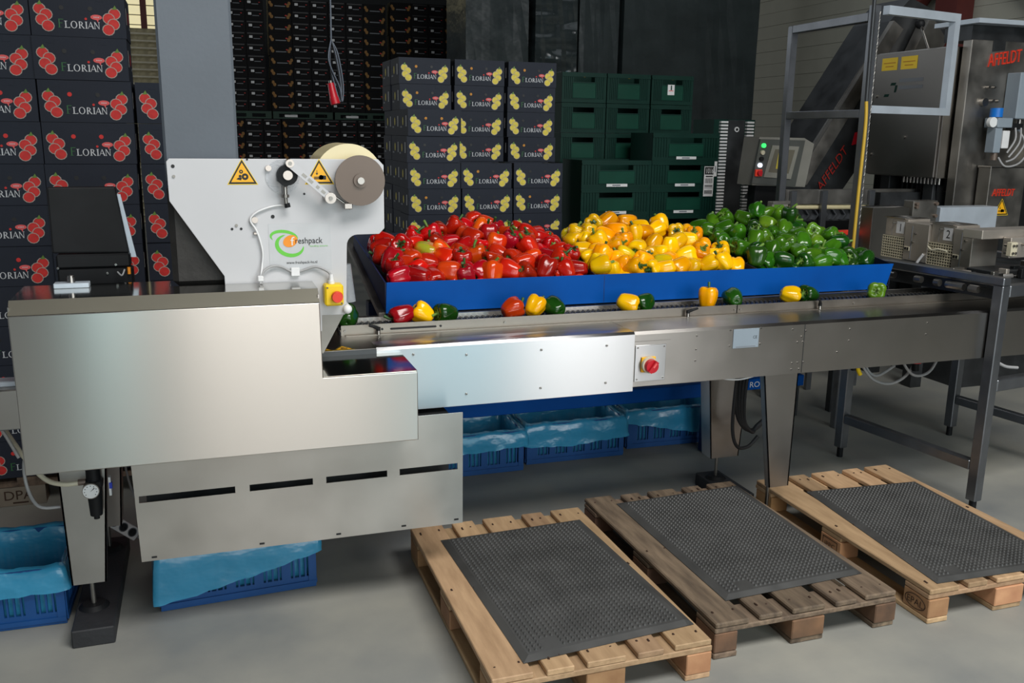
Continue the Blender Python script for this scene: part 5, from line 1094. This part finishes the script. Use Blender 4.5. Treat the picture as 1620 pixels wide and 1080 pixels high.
mb2 = MB(); mb2.cbox(3.66, 4.06, 4.95, 5.0, 1.215, 1.245, 'safety_red', .003); mb2.cbox(3.70, 3.74, 4.95, 5.0, 0, 1.214, 'dark_steel', .003); mb2.cbox(4.0, 4.04, 4.95, 5.0, 0, 1.214, 'dark_steel', .003)
tag(link('red_rail', mb2.mesh('red_rail')), 'red rail behind the green pepper heap, by the yellow hose', 'rail')

# guard frame
gf = thing('guard_frame', 'open guard frame of square metal tube in front of the steel cabinet', 'frame', (3.82, 5.0, 0))
mb = MB(); 
for nm, bx in (('post', (3.80, 3.85, 5.43, 5.48, 0, 2.56)), ('post', (3.80, 3.85, 4.64, 4.69, 0, 2.60)), ('rail', (3.80, 3.85, 4.69, 5.43, 2.51, 2.56)), ('rail', (3.80, 3.85, 4.69, 5.43, 1.955, 2.005))):
    mb = MB(); mb.cbox(*bx, 'tube_steel', .004); part('%s' % nm, mb, gf)
a0 = Vector((3.90, 4.66, 0)); dv = Vector((math.cos(.2), math.sin(.2), 0)); nv = Vector((-dv.y, dv.x, 0))
for nm, (u0, u1, z0, z1) in (('rail', (.03, .66, 2.555, 2.605)), ('rail', (-.05, .66, 1.985, 2.03)), ('post', (.66, .71, 1.985, 2.605))):
    mb = MB(); mb.prism([(u0, z0), (u1, z0), (u1, z1), (u0, z1)], a0, dv, Z3, nv*.045, 'bare_aluminium'); part(nm, mb, gf, 'bright aluminium %s' % nm)
mb = MB(); mb.tube([(3.778, 4.60, 1.02), (3.778, 4.60, 1.5), (3.782, 4.60, 1.9), (3.775, 4.605, 2.05)], .0105, 'hose_yellow'); mb.tube([(3.775, 4.605, 2.05), (3.76, 4.60, 2.6), (3.75, 4.6, 4.0)], .011, 'dark_steel')
hz = tag(link('yellow_hose', mb.mesh('yellow_hose')), 'yellow vertical hose running up the guard frame post', 'hose')
ch = MB()
for k in range(60): ch.cyl((3.815, 4.61, 1.3+k*.021), (3.815+.004*(k % 2), 4.61-.004*((k+1) % 2), 1.3+k*.021+.018), .004, 'satin_steel', n=5)
tag(link('hanging_chain', ch.mesh('hanging_chain')), 'thin metal chain hanging beside the yellow hose', 'chain')

# electrical cabinet
cb = thing('steel_cabinet', 'brushed steel electrical cabinet with yellow stickers behind the guard frame', 'cabinet', (5.0, 5.6, 1.55))
mb = MB(); mb.cbox(4.935, 5.165, 5.215, 5.93, 1.565, 2.46, 'satin_steel', .004); part('body', mb, cb)
mb = MB(); mb.cbox(4.917, 4.934, 5.225, 5.93, 1.570, 2.455, 'door_steel', .004); dr = part('door', mb, cb, 'brushed steel door')
A2 = ((0, -1, 0), Z3)
mb = MB()
for y0 in (5.86, 5.66): mb.flat([(0, 0), (.165, 0), (.165, .09), (0, .09)], (4.9155, y0, 2.33), *A2, 'safety_yellow'); mb.flat([(.02, .05), (.145, .05), (.145, .056), (.02, .056)], (4.915, y0, 2.33), *A2, 'print_orange'); mb.flat([(.04, .025), (.125, .025), (.125, .031), (.04, .031)], (4.915, y0, 2.33), *A2, 'print_orange')
part('yellow_sticker', mb, dr, 'yellow warning stickers')
mb = MB()
for (u, v, w_, h_) in ((.0, .1, .05, .02), (.045, .05, .02, .05), (-.06, .02, .05, .02)): mb.flat([(u, v), (u+w_, v), (u+w_+.01, v+h_), (u+.01, v+h_)], (4.9155, 5.75, 2.12), *A2, 'crate_green')
for k in range(2): mb.flat([(.09, .12-.05*k), (.33, .12-.05*k), (.33, .145-.05*k), (.09, .145-.05*k)], (4.9155, 5.75, 2.12), *A2, 'print_grey')
part('maker_mark', mb, dr, 'dark green mark and grey lettering')
mb = MB()
for y_, z_ in ((5.89, 2.15), (5.89, 1.72), (5.55, 1.85)): mb.cyl((4.917, y_, z_), (4.905, y_, z_), .014, 'dull_steel', n=12)
part('lock', mb, dr, kind='stuff')
mb = MB()
for k in range(11): mb.cyl((5.0+.0*k, 5.25+.035*k, 1.565), (5.0, 5.25+.035*k, 1.52), .010, 'satin_steel', n=8)
for k in range(8): mb.tube([(5.02, 5.28+.05*k, 1.53), (5.04, 5.3+.05*k, 1.40), (5.1, 5.36+.04*k, 1.22)], .007, 'black_plastic', 5, 3)
part('cable_glands', mb, cb)
mb = MB(); mb.cbox(5.0, 5.1, 5.3, 5.4, 0, 1.564, 'dark_steel', .004); mb.cbox(5.0, 5.1, 5.75, 5.85, 0, 1.564, 'dark_steel', .004); part('stand', mb, cb)
mb = MB(); mb.cyl((4.96, 5.45, 2.46), (4.96, 5.55, 2.63), .010, 'satin_steel', n=8); mb.ball((4.96, 5.56, 2.64), .035, 'black_plastic'); part('lever', mb, cb, 'lever with black ball knob')

# incline elevator behind
el = thing('incline_elevator', 'dark steep elevator conveyor rising to the right behind the cabinet', 'conveyor', (5.0, 6.4, 0))
mb = MB(); mb.prism([(4.40, 1.32), (4.98, 1.32), (5.62, 2.20), (6.05, 2.78), (5.55, 2.95), (5.36, 2.76)], (0, 6.35, 0), X3, Z3, (0, .45, 0), 'dark_steel'); part('casing', mb, el)
mb = MB(); mb.prism([(4.55, 1.50), (5.36, 2.76), (5.46, 2.70), (4.66, 1.46)], (0, 6.30, 0), X3, Z3, (0, .05, 0), 'dull_steel'); mb.prism([(5.36, 2.25), (5.62, 2.80), (5.80, 2.62), (5.55, 2.18)], (0, 6.18, 0), X3, Z3, (0, .12, 0), 'dull_steel'); part('side_strip', mb, el, 'pale steel side strip')
mb = MB(); d = Vector((.58, 0, .815)); d2 = Vector((-.815, 0, .58)); mb.text('AFFELDT', (4.83, 6.339, 1.40), d, d2, .07, 'letter_dark_red', shear=.25, width=.42); mb.prism([(0, 0), (.12, .02), (.10, .12), (.02, .1)], (5.10, 6.345, 1.78), X3, Z3, (0, .004, 0), 'switch_red'); mb.prism([(.06, -.06), (.16, -.02), (.11, .05)], (5.10, 6.343, 1.76), X3, Z3, (0, .004, 0), 'print_grey'); part('lettering', mb, el, 'red slanted lettering')
mb = MB(); mb.cbox(4.5, 4.9, 6.4, 6.75, 0, 1.32, 'dark_steel', .005); part('base', mb, el)

# lane conveyor with roller strip
ln = thing('lane_conveyor', 'dark steel lane conveyor with pale rollers and a row of chevron brackets behind green peppers', 'conveyor', (4.5, 5.55, 0))
mb = MB(); mb.box(3.90, 5.3, 5.50, 5.56, 1.375, 1.475, 'dull_steel'); mb.box(4.665, 5.3, 5.44, 5.50, 1.23, 1.455, 'dark_steel'); part('side_plate', mb, ln)
mb = MB(); mb.cyl((3.9, 5.53, 1.355), (4.62, 5.53, 1.345), .018, 'cream_film', n=10); part('roller', mb, ln, 'pale roller strip')
for k in range(9):
    x = 3.93+.078*k; mb = MB(); mb.prism([(0, .0), (.03, .035), (.0, .07), (-.012, .07), (.016, .035), (-.012, 0)], (x, 5.50, 1.262), X3, Z3, (0, .03, 0), 'tube_steel'); part('chevron_bracket', mb, ln)
mb = MB(); mb.box(3.88, 4.66, 5.53, 5.56, 1.25, 1.34, 'dark_steel'); part('lower_plate', mb, ln)
for x in (3.93, 4.19, 4.6, 5.2):
    mb = MB(); mb.cbox(x, x+.045, 5.47, 5.50, .0 if x != 4.6 else .0, 1.47, 'tube_steel', .003); part('post', mb, ln)

# operator panel
hp = thing('operator_panel', 'grey operator panel with screen, lit buttons and red stop behind green peppers', 'control panel', (4.05, 5.9, 1.0))
mb = MB(); mb.prism([(3.815, 1.505), (4.19, 1.475), (4.245, 1.815), (3.862, 1.82)], (0, 5.80, 0), X3, Z3, (0, .02, 0), 'hmi_front'); mb.prism([(3.83, 1.49), (4.29, 1.475), (4.34, 1.79), (4.25, 1.832), (3.865, 1.835)], (0, 5.82, 0), X3, Z3, (0, .20, 0), 'hmi_side'); hb = part('housing', mb, hp)
mb = MB(); mb.prism([(3.905, 1.55), (4.14, 1.535), (4.19, 1.77), (3.96, 1.778)], (0, 5.79, 0), X3, Z3, (0, .01, 0), 'hmi_frame'); bz = part('bezel', mb, hp, 'cream screen bezel')
mb = MB(); mb.flat([(3.94, 1.585), (4.115, 1.575), (4.155, 1.745), (3.985, 1.75)], (0, 5.789, 0), *FRONT, 'screen_grey'); mb.flat([(4.0, 1.61), (4.04, 1.608), (4.06, 1.72), (4.015, 1.722)], (0, 5.788, 0), *FRONT, 'screen_yellow'); part('screen', mb, bz, 'dim screen with yellow block')
for x, z, mt, lb in ((3.888, 1.775, 'lamp_green', 'lit green lamp'), (3.882, 1.725, 'plastic_cream', 'cream button'), (3.877, 1.68, 'black_plastic', 'black button'), (3.868, 1.635, 'lamp_white', 'lit white lamp')):
    mb = MB(); mb.cyl((x, 5.80, z), (x, 5.785, z), .0165, mt, n=14); part('button', mb, hp, lb)
mb = MB(); mb.cbox(3.83, 3.888, 5.785, 5.80, 1.555, 1.605, 'safety_red', .002); mb.cyl((3.86, 5.785, 1.58), (3.86, 5.765, 1.58), .018, 'switch_red', n=14); part('stop_button', mb, hp, 'red stop button')
mb = MB(); mb.cbox(3.9, 4.1, 5.88, 5.98, 0, 1.49, 'black_plastic', .004); part('stand', mb, hp)
mb = MB(); mb.cbox(3.70, 3.83, 5.36, 5.42, 1.30, 1.405, 'hmi_frame', .004); mb.flat([(3.715, 1.355), (3.79, 1.355), (3.79, 1.385), (3.715, 1.385)], (0, 5.359, 0), *FRONT, 'display_green'); mb.box(3.70, 3.84, 5.355, 5.359, 1.39, 1.41, 'dull_steel'); mb.cbox(3.75, 3.79, 5.38, 5.41, 0, 1.3, 'dark_steel', .003)
tag(link('weigh_display', mb.mesh('weigh_display')), 'small dark box with green digital display behind the green pepper heap', 'display')

# weighing gantry at far right
wg = thing('weigher_gantry', 'tall grey steel weigher housing with red lettering at the right edge', 'machine', (5.5, 5.2, 0))
mb = MB(); mb.cbox(5.02, 6.6, 5.12, 5.2, 1.30, 2.50, 'dull_steel', .004); mb.prism([(4.99, 2.60), (6.6, 2.60), (6.6, 2.63), (4.99, 2.63)], (0, 5.05, 0), X3, Z3, (0, .4, 0), 'bare_aluminium'); mb.box(5.04, 6.6, 5.15, 5.4, 2.50, 2.60, 'dark_steel'); part('housing', mb, wg)
mb = MB(); mb.text('AFFELDT', (5.175, 5.118, 2.325), Vector((1, 0, .16)).normalized(), Vector((-.16, 0, 1)).normalized(), .085, 'letter_red', shear=.2, ext=.006, width=.30); part('lettering', mb, wg, 'red raised lettering')
mb = MB(); mb.flat([(0, 0), (.11, .015), (.11, .09), (0, .075)], (5.20, 5.117, 2.425), *FRONT, 'dark_steel'); mb.text('EASY', (5.205, 5.115, 2.46), *FRONT, .028, 'hmi_frame', width=.09) if 0 else None; part('dark_emblem', mb, wg)
mb = MB()
for x, z, r in ((5.19, 2.19, .01), (5.24, 2.19, .008), (5.17, 2.09, .028), (5.24, 2.10, .012), (5.29, 2.10, .01)): mb.cyl((x, 5.12, z), (x, 5.09, z), r, 'satin_steel', n=12)
part('bolt', mb, wg, kind='stuff')
mb = MB(); mb.cbox(5.36, 5.75, 5.0, 5.12, 1.98, 2.29, 'grey_box', .006); jb = part('junction_box', mb, wg, 'pale blue-grey junction box')
mb = MB(); mb.cyl((5.46, 5.06, 1.98), (5.46, 5.06, 1.93), .018, 'satin_steel', n=10); mb.cyl((5.46, 5.06, 1.93), (5.46, 5.06, 1.90), .024, 'grey_box', n=10); part('cable_gland', mb, jb)
mb = MB(); mb.cyl((5.225, 5.04, 1.99), (5.225, 5.04, 2.05), .042, 'knob_blue', n=18); ap = part('air_filter_unit', mb, wg, 'air filter unit with blue knob')
mb = MB(); mb.cbox(5.20, 5.33, 4.99, 5.11, 1.92, 1.985, 'grey_box', .004); mb.cbox(5.20, 5.26, 5.0, 5.08, 1.75, 1.92, 'grey_box', .004); mb.cbox(5.27, 5.33, 5.0, 5.08, 1.78, 1.90, 'label_white', .004); mb.cyl((5.17, 5.03, 1.955), (5.17, 5.0, 1.955), .034, 'gauge_face', n=18); mb.cyl((5.24, 5.03, 1.75), (5.24, 5.03, 1.70), .022, 'reel_brown', n=12); mb.cbox(5.34, 5.44, 5.0, 5.06, 1.91, 1.95, 'black_plastic', .004); part('regulator', mb, ap)
mb = MB()
for p in ([(5.25, 5.0, 1.72), (5.3, 4.98, 1.66), (5.42, 4.98, 1.68), (5.55, 5.0, 1.78), (5.7, 5.0, 1.80)], [(5.46, 5.05, 1.9), (5.47, 5.0, 1.82), (5.38, 4.98, 1.72), (5.3, 4.98, 1.69)], [(5.42, 5.0, 1.92), (5.40, 4.98, 1.82), (5.32, 4.98, 1.72)], [(5.37, 5.0, 1.92), (5.36, 4.98, 1.84), (5.30, 4.98, 1.75)]): mb.tube(p, .007, 'cable_grey', 6)
part('air_tubes', mb, ap)
mb = MB(); mb.cbox(5.19, 5.51, 4.99, 5.10, 1.20, 1.655, 'dull_steel', .004); mb.cbox(5.19, 5.95, 4.99, 5.11, 1.645, 1.66, 'satin_steel', .003); lc = part('lower_column', mb, wg)
mb = MB(); mb.text('AFFELDT', (5.225, 4.988, 1.455), *FRONT, .05, 'letter_red', shear=.15, ext=.004, width=.20); part('lettering', mb, lc, 'small red lettering')
mb = MB(); triangle(mb, 5.325, 1.365, .125, 4.9885, 'hand'); part('warning_sign', mb, lc, 'yellow warning triangle')
mb = MB(); mb.box(5.52, 6.6, 5.02, 5.11, 1.2, 1.64, 'black_plastic'); mb.cbox(5.62, 5.9, 5.0, 5.1, 1.70, 1.78, 'plastic_cream', .004); part('dark_drawer', mb, wg)
mb = MB(); mb.box(5.34, 6.6, 5.2, 5.9, 0, 1.6, 'dark_steel'); part('base', mb, wg)
mb = MB(); mb.box(5.03, 5.19, 5.12, 5.15, 1.2, 1.3, 'dark_steel'); mb.cbox(4.30, 5.1, 6.9, 7.2, 0, 1.65, 'black_plastic', .01)
db = thing('dark_machine', 'low black machine housing in the shade behind the operator panel', 'machine', (4.7, 6.0, 0))
mb = MB(); mb.cbox(4.15, 4.88, 6.0, 6.3, 0, 1.30, 'black_plastic', .01); part('housing', mb, db)
mb = MB(); mb.cbox(5.2, 5.9, 5.95, 6.17, .0, 2.15, 'black_plastic', .01); part('rear_housing', mb, db)

# hanging plug on cable loop
hp_ = thing('hanging_plug', 'red power plug hanging on a bundle of looped cable in front of far cartons', 'plug', (.75, 5.4, 2.0))
mb = MB(); Y_ = 5.4
mb.tube([(.76, Y_, 4.2), (.752, Y_, 2.8), (.748, Y_, 2.34)], .0045, 'cable_blue_grey')
for k in range(4):
    dx = .012*k
    mb.tube([(.748, Y_, 2.34), (.74-.004*k, Y_-.01*k, 2.22), (.75+dx, Y_-.01, 2.08), (.785+dx*.4, Y_-.01, 2.0), (.79+dx*.5, Y_, 2.1), (.765+dx*.5, Y_, 2.26), (.75, Y_, 2.33)], .004, 'cable_blue_grey' if k % 2 else 'black_plastic')
part('cable', mb, hp_)
mb = MB(); mb.cyl((.738, Y_, 2.10), (.752, Y_-.01, 2.02), .018, 'switch_red', .024, 14); mb.cyl((.752, Y_-.01, 2.02), (.76, Y_-.015, 1.985), .027, 'switch_red', n=14); mb.cyl((.737, Y_, 2.115), (.738, Y_, 2.10), .012, 'dull_steel', n=10); part('plug_body', mb, hp_, 'red plug body')
